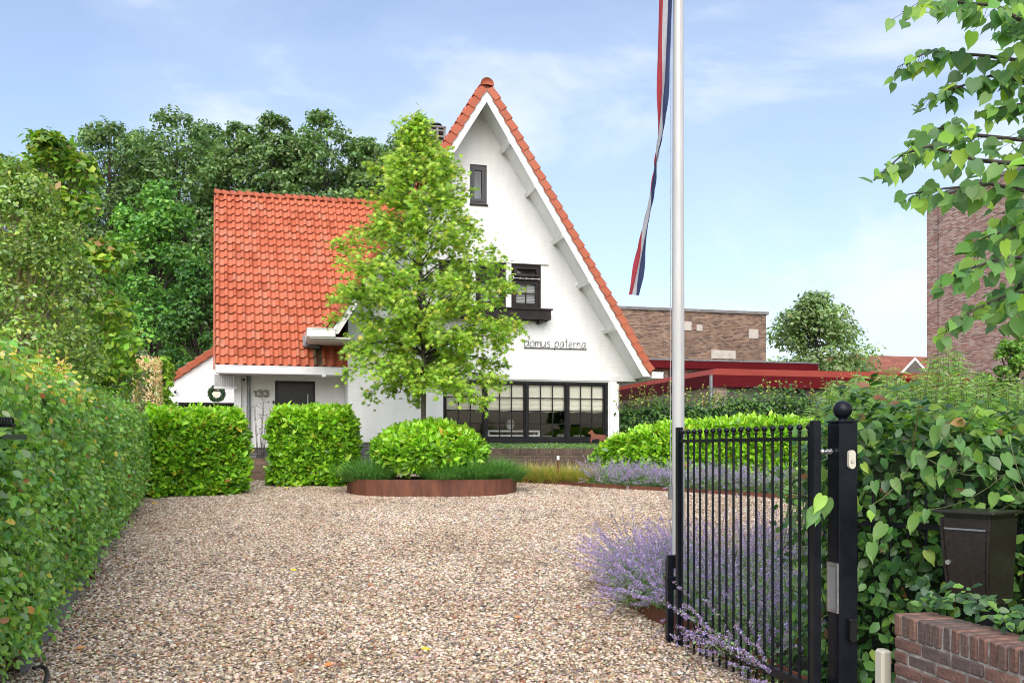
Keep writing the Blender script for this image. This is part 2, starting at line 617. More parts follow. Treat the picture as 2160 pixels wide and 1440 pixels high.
M_PLASTER = mat_plaster('white_painted_brick', (.85, .85, .85))
M_WHITE = mat_noise('white_painted_wood', (.76, .76, .76), (.82, .82, .82), 5, 0.45, 0.08, 60)
M_GREYW = mat_noise('grey_painted_boards', (.42, .42, .43), (.48, .48, .48), 5, 0.6)
M_BLACK = mat_noise('black_painted_wood', (.008, .008, .010), (.016, .015, .016), 8, 0.38, 0.1, 80, spec=.2)
M_DARKBROWN = mat_noise('dark_brown_wood', (.012, .009, .009), (.028, .021, .020), 6, 0.5, 0.15, 60, spec=.2)
M_METAL = mat_noise('black_powder_coated_steel', (.004, .0055, .009), (.009, .011, .016), 9, 0.30, 0.05, 120, spec=.22)
M_STEEL = mat_noise('zinc_plated_steel', (.45, .45, .46), (.6, .6, .6), 20, 0.35, 0.05, 90, metallic=0.85)
M_ZINC = mat_noise('weathered_zinc', (.16, .17, .18), (.26, .27, .28), 6, 0.5, 0.1, 40, metallic=0.5)
M_CORTEN = mat_noise('rusted_corten_steel', (.085, .030, .018), (.19, .066, .033), 2.6, 0.78, 0.3, 70, stretch=(3, 3, .6), mid=(.3, .68))
M_TILE = mat_tile('orange_clay_tile')
M_TILEV = mat_tile('brown_orange_verge_tile', True)
M_GLASS = mat_glass('window_glass', (.93, .95, .94), .5)
M_GLASSD = mat_glass('dark_window_glass', (.55, .58, .58), 1.4)
M_SOIL = mat_noise('dark_soil', (.022, .016, .011), (.055, .040, .027), 14, 0.95, 0.9, 50)
M_BARK = mat_noise('grey_brown_bark', (.075, .062, .05), (.16, .135, .11), 9, 0.9, 0.7, 40, stretch=(3, 3, .6))
M_BARKD = mat_noise('dark_bark', (.028, .023, .018), (.07, .058, .046), 7, 0.92, 0.6, 30, stretch=(3, 3, .6))
M_TWIG = mat_noise('brown_twigs', (.06, .035, .02), (.12, .075, .045), 9, 0.85)
M_LEAF = mat_leaf('leaf', 0.45, 0.33)
M_LEAFG = mat_leaf('glossy_leaf', 0.34, 0.30, spec=0.6)
M_LEAFN = mat_leaf('thin_leaf', 0.45, 0.42)
M_GRASS = mat_leaf('grass_blade', 0.5, 0.25, (1, 1, .6))
M_PETAL = mat_leaf('petal', 0.6, 0.35, (1.0, 0.95, 1.1))
M_PEBBLE = mat_attr('pebble', 0.72, 0.25, vary=0.22)
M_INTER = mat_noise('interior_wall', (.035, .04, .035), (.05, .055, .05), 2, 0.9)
M_FABRIC = mat_noise('linen_blind', (.82, .78, .64), (.88, .85, .74), 18, 0.9, 0.25, 160, stretch=(1, 1, 3))
M_CREAM = mat_noise('cream_cushion', (.55, .53, .49), (.62, .60, .56), 8, 0.9)
M_CONC = mat_noise('weathered_concrete', (.13, .125, .12), (.26, .25, .235), 5, 0.92, 0.4, 50)

# ================================================================== the ground
def ground_sheet():
    ys = [-30, 0, 3, 6.3] + [6.3 + 1.5 * i for i in range(1, 10)] + [21.3, 30, 60, 150, 500, 1600]
    xs = [-900, -200, -60, -20, -8, 0, 8, 20, 60, 200, 900]
    m = MB()
    v = [(x, y, zg(y) - 0.012) for y in ys for x in xs]
    n = len(xs)
    f = [(j * n + i, j * n + i + 1, (j + 1) * n + i + 1, (j + 1) * n + i) for j in range(len(ys) - 1) for i in range(n - 1)]
    m.add(v, f)
    return m
gm, gt, gb, GL = nodes_of('ground_earth_and_grit')
_tc = gt.nodes.new('ShaderNodeTexCoord')
_v = N_(gt, 'ShaderNodeTexVoronoi', Scale=42.0)
GL(_tc.outputs['Object'], _v.inputs['Vector'])
_r = ramp(gt, [(0.0, (.05, .042, .034)), (0.4, (.17, .14, .11)), (0.75, (.33, .28, .22)), (1.0, (.45, .40, .34))])
_s = N_(gt, 'ShaderNodeSeparateColor')
GL(_v.outputs['Color'], _s.inputs[0])
GL(_s.outputs[0], _r.inputs['Fac'])
GL(_r.outputs['Color'], gb.inputs['Base Color'])
gb.inputs['Roughness'].default_value = 0.95
tag(ground_sheet().build('ground', gm), kind='structure', label='gently rising earth and grit ground under the whole garden', cat='ground')

# beds of soil (structure)
def bed(name, pts, lift, label):
    m = MB()
    m.add([(p[0], p[1], zg(p[1]) + lift) for p in pts], [tuple(range(len(pts)))])
    return tag(m.build(name, M_SOIL), kind='structure', label=label, cat='soil')

GATE_N = Vector((1.659, 5.16))          # hinge end of the gate
GATE_F = Vector((1.251, 6.79))          # free end
NEAR_EDGE = [(1.80, 5.2), (1.42, 6.75), (1.20, 7.45), (1.03, 8.05), (1.12, 8.9), (1.7, 9.8), (2.8, 10.3)]
NEAR_BED = NEAR_EDGE + [(4.6, 10.4), (4.6, 5.2)]
FAR_EDGE = [G(px, py).xy for px, py in ((1090, 1018), (1170, 1022), (1250, 1029), (1340, 1034), (1420, 1038), (1560, 1046), (1700, 1057), (1850, 1075))]
FAR_BED = [tuple(p) for p in FAR_EDGE] + [(9, 14.5), (9, 20.6), (3.5, 21.4), (0.2, 20.9)]
bed('flower_bed', NEAR_BED, 0.03, 'dark soil bed of catmint behind the open gate')
bed('flower_bed', FAR_BED, 0.03, 'dark soil bed of catmint and laurel before the big window')

def inside(p, poly):
    x, y = p
    r = False
    j = len(poly) - 1
    for i in range(len(poly)):
        if (poly[i][1] > y) != (poly[j][1] > y) and x < (poly[j][0] - poly[i][0]) * (y - poly[i][1]) / (poly[j][1] - poly[i][1]) + poly[i][0]:
            r = not r
        j = i
    return r

# ------------------------------------------------------------------ gravel: real pebbles, patch by patch
def pebble_patch(seed, cell=0.5, n=1350):
    g = np.random.default_rng(seed)
    bm = bmesh.new()
    bmesh.ops.create_icosphere(bm, subdivisions=2, radius=0.5)
    bm.verts.index_update()
    tv = np.array([v.co[:] for v in bm.verts])
    tt = np.array([[v.index for v in f.verts] for f in bm.faces])
    bm.free()
    pos = g.uniform(-cell / 2, cell / 2, size=(n, 2))
    size = np.clip(g.lognormal(math.log(0.0178), 0.36, n), 0.009, 0.046)
    sx, sy, sz = size * g.uniform(.85, 1.3, n), size * g.uniform(.75, 1.0, n), size * g.uniform(.42, .7, n)
    V = tv[None] * np.stack([sx, sy, sz], -1)[:, None, :]
    lump = 1 + 0.10 * np.sin(tv @ g.normal(size=(3, 3)) * 4.0).sum(-1)
    V = V * lump[None, :, None]
    tilt = g.normal(0, .28, n)
    ca, sa = np.cos(tilt)[:, None], np.sin(tilt)[:, None]
    y, z = V[..., 1] * ca - V[..., 2] * sa, V[..., 1] * sa + V[..., 2] * ca
    a = g.uniform(0, 6.28, n)
    cc, ss = np.cos(a)[:, None], np.sin(a)[:, None]
    X, Yy = V[..., 0] * cc - y * ss, V[..., 0] * ss + y * cc
    lift = g.uniform(-0.006, 0.020, n)
    V = np.stack([X + pos[:, :1], Yy + pos[:, 1:], z + lift[:, None]], -1)
    col = palette(n, [(.62, .52, .40), (.72, .64, .54), (.47, .35, .24), (.36, .31, .26), (.17, .155, .145), (.78, .73, .65), (.34, .19, .11), (.26, .19, .13)],
                  [25, 19, 19, 13, 9, 6, 5, 11], 0.13, g) * np.array([.94, .915, .885])
    F = tt[None] + (np.arange(n) * len(tv))[:, None, None]
    return raw_mesh('pebble_patch', V.reshape(-1, 3), F.reshape(-1, 3), np.repeat(col, len(tv), axis=0), M_PEBBLE, True)

def make_gravel():
    col = bpy.data.collections.new('pebble_patches')
    for i in range(6):
        col.objects.link(bpy.data.objects.new('pebbles', pebble_patch(50 + i)))
    pts = []
    y = 4.6
    while y < 22.0:
        x = -8.2
        while x < 7.0:
            lft = -3.36 - 0.37 * (y - 6.4) - 0.45
            if x > lft and not inside((x, y), [(p[0] + (.28 if p[0] < 4 else 0), p[1] + .0) for p in NEAR_BED]) and not inside((x, y - .25), FAR_BED):
                if not (x > 1.95 and y < 5.4):
                    pts.append((x, y, zg(y)))
            x += 0.5
        y += 0.5
    me = bpy.data.meshes.new('gravel')
    me.from_pydata(pts, [], [])
    n = len(pts)
    a = me.attributes.new('which', 'INT', 'POINT')
    a.data.foreach_set('value', rng.integers(0, 6, n).astype(np.int32))
    b = me.attributes.new('turn', 'FLOAT_VECTOR', 'POINT')
    rot = np.zeros((n, 3), dtype=np.float32)
    for i, p in enumerate(pts):
        k = random.randrange(4)
        s = math.atan(0.06) if p[1] > 6.3 else 0.0
        e = (Matrix.Rotation(s, 3, 'X') @ Matrix.Rotation(k * math.pi / 2, 3, 'Z')).to_euler()
        rot[i] = e[:]
    b.data.foreach_set('vector', rot.ravel())
    o = link('gravel', me)
    t = bpy.data.node_groups.new('gravel_scatter', 'GeometryNodeTree')
    t.interface.new_socket('Geometry', in_out='INPUT', socket_type='NodeSocketGeometry')
    t.interface.new_socket('Geometry', in_out='OUTPUT', socket_type='NodeSocketGeometry')
    gi, go = t.nodes.new('NodeGroupInput'), t.nodes.new('NodeGroupOutput')
    ci = t.nodes.new('GeometryNodeCollectionInfo')
    ci.inputs['Collection'].default_value = col
    ci.inputs['Separate Children'].default_value = True
    ci.inputs['Reset Children'].default_value = True
    ip = t.nodes.new('GeometryNodeInstanceOnPoints')
    ip.inputs['Pick Instance'].default_value = True
    na = t.nodes.new('GeometryNodeInputNamedAttribute')
    na.data_type = 'INT'
    na.inputs['Name'].default_value = 'which'
    nb = t.nodes.new('GeometryNodeInputNamedAttribute')
    nb.data_type = 'FLOAT_VECTOR'
    nb.inputs['Name'].default_value = 'turn'
    er = t.nodes.new('FunctionNodeEulerToRotation')
    l = t.links.new
    l(gi.outputs[0], ip.inputs['Points'])
    l(ci.outputs[0], ip.inputs['Instance'])
    l(na.outputs['Attribute'], ip.inputs['Instance Index'])
    l(nb.outputs['Attribute'], er.inputs[0])
    l(er.outputs[0], ip.inputs['Rotation'])
    l(ip.outputs[0], go.inputs[0])
    o.modifiers.new('scatter', 'NODES').node_group = t
    tag(o, 'cream, tan and grey pebble gravel covering the driveway', 'gravel', kind='stuff')
make_gravel()

# ================================================================== the white house
HZ = 0.90
H = Frame(21.8, HZ)
house = empty('white_house', (0, 21.8, HZ), TH)
tag(house, 'white painted brick house with steep orange tiled gables and black framed windows', 'house')

TAN = 1.62
PIT = math.atan(TAN)
CP, SP = math.cos(PIT), math.sin(PIT)
UA = -0.80                                # gable axis
ZW = 9.58 - HZ                            # apex of the white verge board (outer edge)
def zrake(u, perp=0.0):
    return ZW - abs(u - UA) * TAN + perp / CP
def urake(z, side, perp=0.0):
    return UA + side * (ZW + perp / CP - z) / TAN

def wall_bands(mb, zb, ul, ur, holes, v, mi=0, reveal=0.12):
    """Front wall from z-bands; holes = (u0,u1,z0,z1), cut all the way across a band."""
    for z0, z1 in zip(zb[:-1], zb[1:]):
        hs = sorted([h for h in holes if h[2] < z1 - 1e-6 and h[3] > z0 + 1e-6])
        a0, a1 = ul(z0), ul(z1)
        for h in hs:
            mb.quad((a0, v, z0), (h[0], v, z0), (h[0], v, z1), (a1, v, z1), mi)
            a0 = a1 = h[1]
        mb.quad((a0, v, z0), (ur(z0), v, z0), (ur(z1), v, z1), (a1, v, z1), mi)
    for u0, u1, z0, z1 in holes:
        for a, b in (((u0, z0), (u0, z1)), ((u0, z1), (u1, z1)), ((u1, z1), (u1, z0)), ((u1, z0), (u0, z0))):
            mb.quad((a[0], v, a[1]), (b[0], v, b[1]), (b[0], v + reveal, b[1]), (a[0], v + reveal, a[1]), mi)

WL, WR = -3.81, 2.587
BW = (-1.641, 2.395, 1.69 - HZ, 3.09 - HZ)           # the big window
UW = [(-0.02, 0.71, 4.80 - HZ, 5.85 - HZ), (-0.88, -0.15, 4.80 - HZ, 5.85 - HZ), (-1.74, -1.01, 4.80 - HZ, 5.85 - HZ)]
TW = (-1.015, -0.607, 7.20 - HZ, 8.12 - HZ)
m = MB()
SOF = -0.08
top = ZW + SOF / CP
wall_bands(m, [0, BW[2], BW[3], 3.13 - HZ], lambda z: WL, lambda z: WR, [BW], 0.0)
zk = ZW + SOF / CP - (UA - WL) * TAN
wall_bands(m, [3.13 - HZ, zk, UW[0][2], UW[0][3], TW[2], TW[3], top - .02],
           lambda z: WL if z <= zk + 1e-6 else urake(z, -1, SOF), lambda z: urake(z, 1, SOF), UW + [TW], 0.0)
# flanks and back of the main block
m.quad((WR, 0, 0), (WR, 8, 0), (WR, 8, 2.6), (WR, 0, 2.6))
m.quad((WL, 8, 0), (WL, 0, 0), (WL, 0, zk), (WL, 8, zk))
m.add([(WL, 8, 0), (WR, 8, 0), (WR, 8, 2.6), (urake(2.6, 1, SOF), 8, 2.6), (UA, 8, top), (WL, 8, zk)], [(5, 4, 3, 2, 1, 0)])
# soffit of the overhanging upper gable
m.quad((WR, 0, 3.13 - HZ), (urake(3.13 - HZ, 1, SOF), 0, 3.13 - HZ), (urake(3.13 - HZ, 1, SOF), 8, 3.13 - HZ), (WR, 8, 3.13 - HZ))
m.build('wall', M_PLASTER, house)
M_GREYBRICK = mat_brick('grey_plinth_brick', [(.10, .095, .10), (.15, .145, .15), (.20, .19, .20)], (.07, .068, .066), stain=.25)
m = MB()
m.box(WL - .03, BW[0] + .2, -.03, .2, -.4, 1.64 - HZ)
m.box(WL - .03, WL + .05, .2, 1.32, -.4, 1.64 - HZ)
m.build('plinth', M_GREYBRICK, house)

# --- lintels and trim
boxo('lintel', M_WHITE, house, -2.4, 3.13, -.035, .03, 3.125 - HZ, 3.245 - HZ)
boxo('lintel', M_WHITE, house, -1.95, 0.88, -.05, .03, 5.855 - HZ, 5.935 - HZ)
for a, b in ((-.15, -.02), (-1.01, -.88)):
    boxo('window_post', M_WHITE, house, a + .002, b - .002, -.02, .05, 4.79 - HZ, 5.853 - HZ)
boxo('corner_post', M_WHITE, house, BW[1] + .025, WR + .02, -.04, .05, 1.45 - HZ, 3.12 - HZ)
m = MB()
m.tube([(WR + .055, -.02, .0), (WR + .055, -.02, 2.16)], .035, 10)
m.build('downpipe', M_WHITE, house, True)

# --- roof slabs, verge boards, soffits, brackets, gutters of the steep gable
V0, V1 = -0.85, 8.3
ZE_R, ZE_L = 3.22 - HZ, 4.0 - HZ
roof = MB()
for side, ze in ((1, ZE_R), (-1, ZE_L)):
    pa, pb = (UA, ZW + .02 / CP), (UA, ZW + .10 / CP)
    ea, eb = (urake(ze, side, .02), ze), (urake(ze, side, .10), ze)
    poly = [(pa[0], V0 + .03, pa[1]), (ea[0], V0 + .03, ea[1]), (eb[0], V0 + .03, eb[1]), (pb[0], V0 + .03, pb[1])]
    if side < 0: poly = poly[::-1]
    roof.prism(poly, (0, V1 - V0 - .03, 0))
main_roof = roof.build('roof', M_TILE, house)
for side, ze in ((1, 3.18 - HZ), (-1, 3.97 - HZ)):
    m = MB()
    a, b = ZW, ZW - .155 / CP
    ua, ub = urake(ze, side), urake(ze, side, -.155)
    poly = [(UA, V0, a), (ua, V0, ze), (ub, V0, ze), (UA, V0, b)]
    if side > 0: poly = poly[::-1]
    m.prism(poly, (0, .03, 0))
    m.build('verge_board', M_WHITE, house)
    m = MB()
    s0 = ZW + SOF / CP
    us = urake(ze, side, SOF)
    m.quad((UA, V0 + .03, s0), (us, V0 + .03, ze), (us, .0, ze), (UA, 0, s0))
    m.build('soffit', M_WHITE, house)
def bracket(side, u):
    m = MB()
    z = zrake(u, SOF - .045)
    M = Matrix.Translation((u, 0, z)) @ Matrix.Rotation(side * PIT, 4, 'Y')
    m.box(-.05, .05, V0 + .032, .0, -.045, .044, M=M)
    m.build('bracket', M_WHITE, house)
for px, py in ((1067, 298), (1120, 398), (1178, 495), (1232, 597), (1287, 693)):
    bracket(1, H.at(px, py, -.42)[0])
for zz in (8.3, 6.95, 5.6):
    bracket(-1, urake(zz - HZ, -1, SOF))
# eaves gutters
def gutter(name, u0, u1, v0, v1, z0, z1, face):
    """A boxed white gutter with two shadow grooves in its outer faces."""
    m = MB()
    m.box(u0, u1, v0, v1, z0, z1)
    h = z1 - z0
    m.box(u0 - .012, u1 + .012, v0 - .012, v1, z1 + .001, z1 + .02)
    for k in (.18, .52, .80):
        if face == 'v': m.box(u0 + .004, u1 - .004, v0 - .008, v0 - .001, z0 + h * k - h * .11, z0 + h * k + h * .11)
        else: m.box(u0 - .008, u0 - .001, v0 + .004, v1 - .004, z0 + h * k - h * .11, z0 + h * k + h * .11)
    return m.build(name, M_WHITE, house)
gutter('gutter', 3.17, 3.45, -.90, 8, 3.14 - HZ, 3.27 - HZ, 'v')
gutter('gutter', -4.74, -4.15, -.88, 4.0, 3.90 - HZ, 4.06 - HZ, 'u')
boxo('soffit', M_WHITE, house, -4.70, WL - .001, -.84, 3.0, 3.865 - HZ, 3.895 - HZ)

# --- clay tiles
def pantile_mesh(wd=.193, ln=.256, ov=.07, th=.016):
    prof = [(0, .0), (.06, .026), (.16, .048), (.28, .055), (.40, .046), (.48, .016), (.53, .0), (.76, -.008), (.92, -.002), (1.06, .014)]
    m = MB()
    tilt = .048
    a = [(x * wd, -.012, z + tilt) for x, z in prof]
    b = [(x * wd, ln + ov, z + .002) for x, z in prof]
    c = [(x * wd, -.010, z + tilt - .008) for x, z in prof]
    e_ = [(x * wd, .11, z + tilt - .040) for x, z in prof]
    n = len(prof)
    m.add(a + b, [(i, i + 1, n + i + 1, n + i) for i in range(n - 1)])
    m.add(c + a, [(i, i + 1, n + i + 1, n + i) for i in range(n - 1)])
    m.add(e_ + c, [(i, i + 1, n + i + 1, n + i) for i in range(n - 1)])
    s = [(0, -.012, tilt - th), (0, -.012, tilt), (0, ln + ov, .002), (0, ln + ov, -.012)]
    m.add(s, [(0, 1, 2, 3)])
    me = m.mesh('roof_tile', M_TILE)
    for p in me.polygons:
        p.use_smooth = p.index < n - 1
    return me
TILE = pantile_mesh()
WV, WZ = .28, 3.335 - HZ                     # eave of the low wing
WRV, WRZ = 3.5, 7.95 - HZ                    # its ridge
WP = math.atan2(WRZ - WZ, WRV - WV)
ROWS = 22
EXP = math.hypot(WRZ - WZ, WRV - WV) / ROWS
wing_roof = MB()
wing_roof.prism([(-6.70, WV + .04, WZ - .03), (-6.90, WRV, WRZ - .06), (-6.90, WRV + .06, WRZ - .14), (-6.70, WV + .12, WZ - .10)], (4.95, 0, 0))
wing_roof.prism([(-6.90, WRV, WRZ - .06), (-6.70, WRV + 3.2, WZ - .03), (-6.70, WRV + 3.1, WZ - .10), (-6.90, WRV - .02, WRZ - .14)], (4.95, 0, 0))
wing_roof = wing_roof.build('wing_roof', M_TILE, house)
spots, joined = [], []
for i in range(ROWS):
    v = WV + i * EXP * math.cos(WP)
    z = WZ + i * EXP * math.sin(WP)
    for j in range(26):
        u = -6.69 - .21 * i / ROWS + j * .193
        lim = WL - .02 if z + HZ < 3.9 else urake(z, -1, .12) + .12
        if u + .15 > lim: break
        wpt = H.world(u, v, z)
        px = CX + wpt.x * FPX / wpt.y
        py = HY - (wpt.z - CH) * FPX / wpt.y
        hidden = px > 690 + max(0, (py - 700)) * 3 and py < 690
        spots.append((hidden, wpt.y, u, v, z))
spots.sort(key=lambda s: (s[0], s[1]))
M_TILESHADE = mat_noise('shade_darkened_clay_tile', (.06, .045, .03), (.16, .10, .05), 9, .85, .3, 40)  # clay darkened to stand for the boxed gutter's shade
_shaded = TILE.copy()
_shaded.materials[0] = M_TILESHADE
_sooty = TILE.copy()
_sooty.materials[0] = M_TILEV
for k, (hd, _, u, v, z) in enumerate(spots):
    mat = Matrix.Translation((u, v, z)) @ Matrix.Rotation(WP + random.gauss(0, .010), 4, 'X') @ Matrix.Rotation(random.gauss(0, .010), 4, 'Z')
    if k < 300:
        under = z + HZ < 3.85 and -4.72 < u < -4.45  # tiles below the boxed gutter carry its shade in their colour
        o = link('roof_tile', _shaded if under else (_sooty if random.random() < .07 else TILE), wing_roof)
        o.matrix_local = mat
    else:
        joined.append(mat)
def joined_tiles(name, mats, parent):
    m = MB()
    base = [v.co.copy() for v in TILE.vertices]
    fs = [tuple(p.vertices) for p in TILE.polygons]
    for q in mats:
        m.add([q @ c for c in base], fs)
    return tag(m.build(name, M_TILE, parent), kind='stuff')
joined_tiles('roof_tiles', joined, wing_roof)
# tiles of the steep gable's flank (seen edge-on) as one part
fl = []
nrow = 27
for i in range(nrow):
    for j in range(6):
        s = (i + .5) * .262 - .1
        z = ZE_L + s * SP
        u = urake(z, -1, .105)
        if u > UA - .05: continue
        fl.append(Matrix.Translation((u, V0 + .40 + j * .193, z)) @ Matrix.Rotation(-math.pi / 2, 4, 'Z') @ Matrix.Rotation(PIT, 4, 'X'))
joined_tiles('flank_tiles', fl, main_roof)
# verge tiles up both rakes: the near row one by one
def verge_mesh():
    m = MB()
    prof = [(-.02, -.095), (-.03, .050), (.0, .075), (.06, .085), (.14, .075), (.23, .045), (.23, .03)]
    L0, L1 = -.035, .262
    a = [(L0, p[0] - .012, p[1] + .040) for p in prof]
    b = [(L1, p[0] + .012, p[1]) for p in prof]
    n = len(prof)
    m.add(a + b, [(i, n + i, n + i + 1, i + 1) for i in range(n - 1)] + [tuple(range(n))[::-1]])
    m.add([(L0, .012, -.095 + .040), (L0, -.032, -.095 + .040), (L1, -.008, -.095), (L1, .012, -.095)], [(0, 1, 2, 3)])
    return m.mesh('verge_tile', M_TILEV)
VT = verge_mesh()
VTM = VT.copy()
for v_ in VTM.vertices: v_.co.x = v_.co.x
for side, ze in ((1, ZE_R), (-1, ZE_L)):
    ze = ze + (.12 if side > 0 else .26)
    length = (ZW - ze) / SP
    n = int(round(length / .25))
    st = length / n
    for k in range(n):
        s = k * st
        z = ze + s * SP
        u = urake(z, side, .065)
        o = link('verge_tile', VT, main_roof)
        if side < 0:
            o.matrix_local = Matrix.Translation((u, V0 - .03, z)) @ Matrix.Rotation(-PIT + random.gauss(0, .006), 4, 'Y')
        else:
            o.matrix_local = Matrix.Translation((u, V0 - .03, z)) @ Matrix.Diagonal((-1, 1, 1, 1)) @ Matrix.Rotation(-PIT + random.gauss(0, .006), 4, 'Y')
# ridge caps
def ridge_mesh(ln=.34, r=.14, fl=1.1):
    m = MB()
    k = 9
    for i, (y, rr) in enumerate(((0, r * fl), (.04, r * fl * .97), (ln + .04, r * .88))):
        for q in range(k + 1):
            a = math.pi * (1.12 * q / k - .06)
            m.v.append((rr * math.cos(a), y, rr * math.sin(a)))
    w_ = k + 1
    for i in range(2):
        for q in range(k):
            m.f.append((i * w_ + q, i * w_ + q + 1, (i + 1) * w_ + q + 1, (i + 1) * w_ + q)[::-1])
            m.m.append(0)
    b = len(m.v)
    m.v.append((0, 0.0, 0))
    for q in range(k):
        m.f.append((b, q + 1, q))
        m.m.append(0)
    return m.mesh('ridge_tile', M_TILEV, True)
RT = ridge_mesh()
for k in range(9):
    o = link('ridge_tile', RT, main_roof)
    o.location = (UA, V0 - .06 + .34 * k, ZW + .075)
RT2 = ridge_mesh(.17, .085, 1.45)
for k in range(26):
    u = -6.92 + .193 * k
    if u > urake(WRZ, -1, .1): break
    o = link('ridge_tile', RT2, wing_roof)
    o.matrix_local = Matrix.Translation((u, WRV + .01, WRZ + .012 + random.gauss(0, .008))) @ Matrix.Rotation(-math.pi / 2, 4, 'Z')
# chimney
m = MB()
m.box(-1.40, -.86, 4.0, 4.5, 8.3 - HZ, 9.86 - HZ)
ch = m.build('chimney', mat_brick('chimney_brick', [(.05, .04, .038), (.10, .075, .065), (.14, .10, .085)], (.12, .11, .10)), main_roof)
m = MB()
m.box(-1.46, -.80, 3.94, 4.56, 9.862 - HZ, 9.95 - HZ, bev=.02)
for a in (-1.36, -1.10, -.90):
    m.box(a - .03, a + .03, 4.0, 4.06, 9.952 - HZ, 10.3 - HZ)
    m.box(a - .03, a + .03, 4.44, 4.5, 9.952 - HZ, 10.3 - HZ)
for z in (10.0, 10.16):
    m.box(-1.38, -.88, 4.01, 4.49, z + .052 - HZ, z + .10 - HZ)
m.box(-1.40, -.86, 3.98, 4.52, 10.302 - HZ, 10.36 - HZ, bev=.015)
m.build('chimney_cap', M_CONC, main_roof)
m = MB()
m.lathe([(.15, 10.362 - HZ), (.2, 10.43 - HZ), (.2, 10.46 - HZ), (.05, 10.50 - HZ)], (-1.13, 4.25, 0), 10)
m.build('chimney_cowl', M_BLACK, main_roof)

# --- the big window
def window_leaf(parent, u0, u1, z0, z1, cols, rows, v, fr=.045, mun=.022, glass=M_GLASS, mat=M_BLACK, proud=0.0):
    """One casement: frame part with muntins and panes below it."""
    m = MB()
    va, vb = v - .025 - proud, v + .03
    m.box(u0, u0 + fr, va, vb, z0, z1)
    m.box(u1 - fr, u1, va, vb, z0, z1)
    m.box(u0 + fr, u1 - fr, va + .001, vb, z1 - fr, z1)
    m.box(u0 + fr, u1 - fr, va + .001, vb, z0, z0 + fr)
    f = m.build('window_frame', mat, parent)
    a0, a1, b0, b1 = u0 + fr, u1 - fr, z0 + fr, z1 - fr
    for i in range(1, cols):
        u = a0 + (a1 - a0) * i / cols
        boxo('muntin', mat, f, u - mun / 2, u + mun / 2, va + .006, vb - .01, b0, b1)
    for j in range(1, rows):
        z = b0 + (b1 - b0) * j / rows
        boxo('muntin', mat, f, a0, a1, va + .009, vb - .013, z - mun / 2, z + mun / 2)
    for i in range(cols):
        for j in range(rows):
            q = MB()
            x0, x1 = a0 + (a1 - a0) * i / cols + mun / 2, a0 + (a1 - a0) * (i + 1) / cols - mun / 2
            y0, y1 = b0 + (b1 - b0) * j / rows + mun / 2, b0 + (b1 - b0) * (j + 1) / rows - mun / 2
            tw = random.gauss(0, .0015)
            q.quad((x0, v + tw, y0), (x1, v - tw, y0), (x1, v - tw, y1), (x0, v + tw, y1))
            q.build('pane', glass, f)
    return f
xs = [BW[0], H.at(1023, 860, .05)[0], H.at(1109.5, 860, .05)[0], H.at(1195.5, 860, .05)[0], BW[1]]
m = MB()
m.box(BW[0] + .001, BW[1] - .001, -.012, .11, BW[3] - .055, BW[3] - .001)
m.box(BW[0] + .001, BW[1] - .001, -.012, .11, BW[2] + .001, BW[2] + .05)
m.box(BW[0] + .001, BW[0] + .045, -.010, .11, BW[2] + .051, BW[3] - .056)
m.box(BW[1] - .075, BW[1] - .001, -.010, .11, BW[2] + .051, BW[3] - .056)
for x in xs[1:-1]:
    m.box(x - .028, x + .028, -.014, .11, BW[2] + .051, BW[3] - .056)
big = m.build('window', M_BLACK, house)
for a, b in zip(xs[:-1], xs[1:]):
    lo = a + (.046 if a == xs[0] else .029)
    hi = b - (.076 if b == xs[-1] else .029)
    f = window_leaf(house, lo, hi, BW[2] + .052, BW[3] - .057, 3, 4, .05, fr=.035)
# sill of the big window
boxo('window_sill', M_BLACK, house, BW[0] - .05, BW[1] + .02, -.14, -.001, BW[2] - .07, BW[2] - .002)
# roman blinds
def blind(u0, u1, z1, z0, v):
    m = MB()
    n, k = 26, 10
    for i in range(n + 1):
        f = i / n
        z = z1 + (z0 - z1) * f
        dv = 0.0
        for c in (.50, .72, .88):
            dv -= .028 * math.exp(-((f - c) / .022) ** 2)
        for j in range(k + 1):
            g = j / k
            sag = -.012 * math.sin(math.pi * g * 3 + u0 * 5) * (f > .6) * f
            m.v.append((u0 + (u1 - u0) * g, v + dv + .004 * math.sin(9 * g + 4 * f), z + sag))
    for i in range(n):
        for j in range(k):
            a = i * (k + 1) + j
            m.f.append((a, a + 1, a + k + 2, a + k + 1)[::-1])
            m.m.append(0)
    o = m.build('roman_blind', M_FABRIC, house, True)
    return o
for (a, b), d in zip(zip(xs[:-1], xs[1:]), (.0, .02, .03, .035)):
    blind(a + .06, b - .06, BW[3] - .05, 2.40 - HZ - d, .115)

# --- room behind the big window
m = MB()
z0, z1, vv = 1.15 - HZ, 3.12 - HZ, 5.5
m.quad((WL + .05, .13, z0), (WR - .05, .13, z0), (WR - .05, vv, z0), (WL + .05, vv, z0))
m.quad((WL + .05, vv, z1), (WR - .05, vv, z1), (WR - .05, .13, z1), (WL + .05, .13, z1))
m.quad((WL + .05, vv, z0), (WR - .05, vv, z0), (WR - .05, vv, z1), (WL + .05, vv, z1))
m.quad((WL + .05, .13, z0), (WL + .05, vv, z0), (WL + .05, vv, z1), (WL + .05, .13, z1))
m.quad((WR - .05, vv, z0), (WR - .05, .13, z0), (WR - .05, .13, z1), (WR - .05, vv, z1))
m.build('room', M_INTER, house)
def room_thing(name, label, cat, build, mat):
    q = MB()
    build(q)
    o = q.build(name, mat)
    o.location = (0, 21.8, HZ)
    o.rotation_euler = (0, 0, TH)
    return tag(o, label, cat)
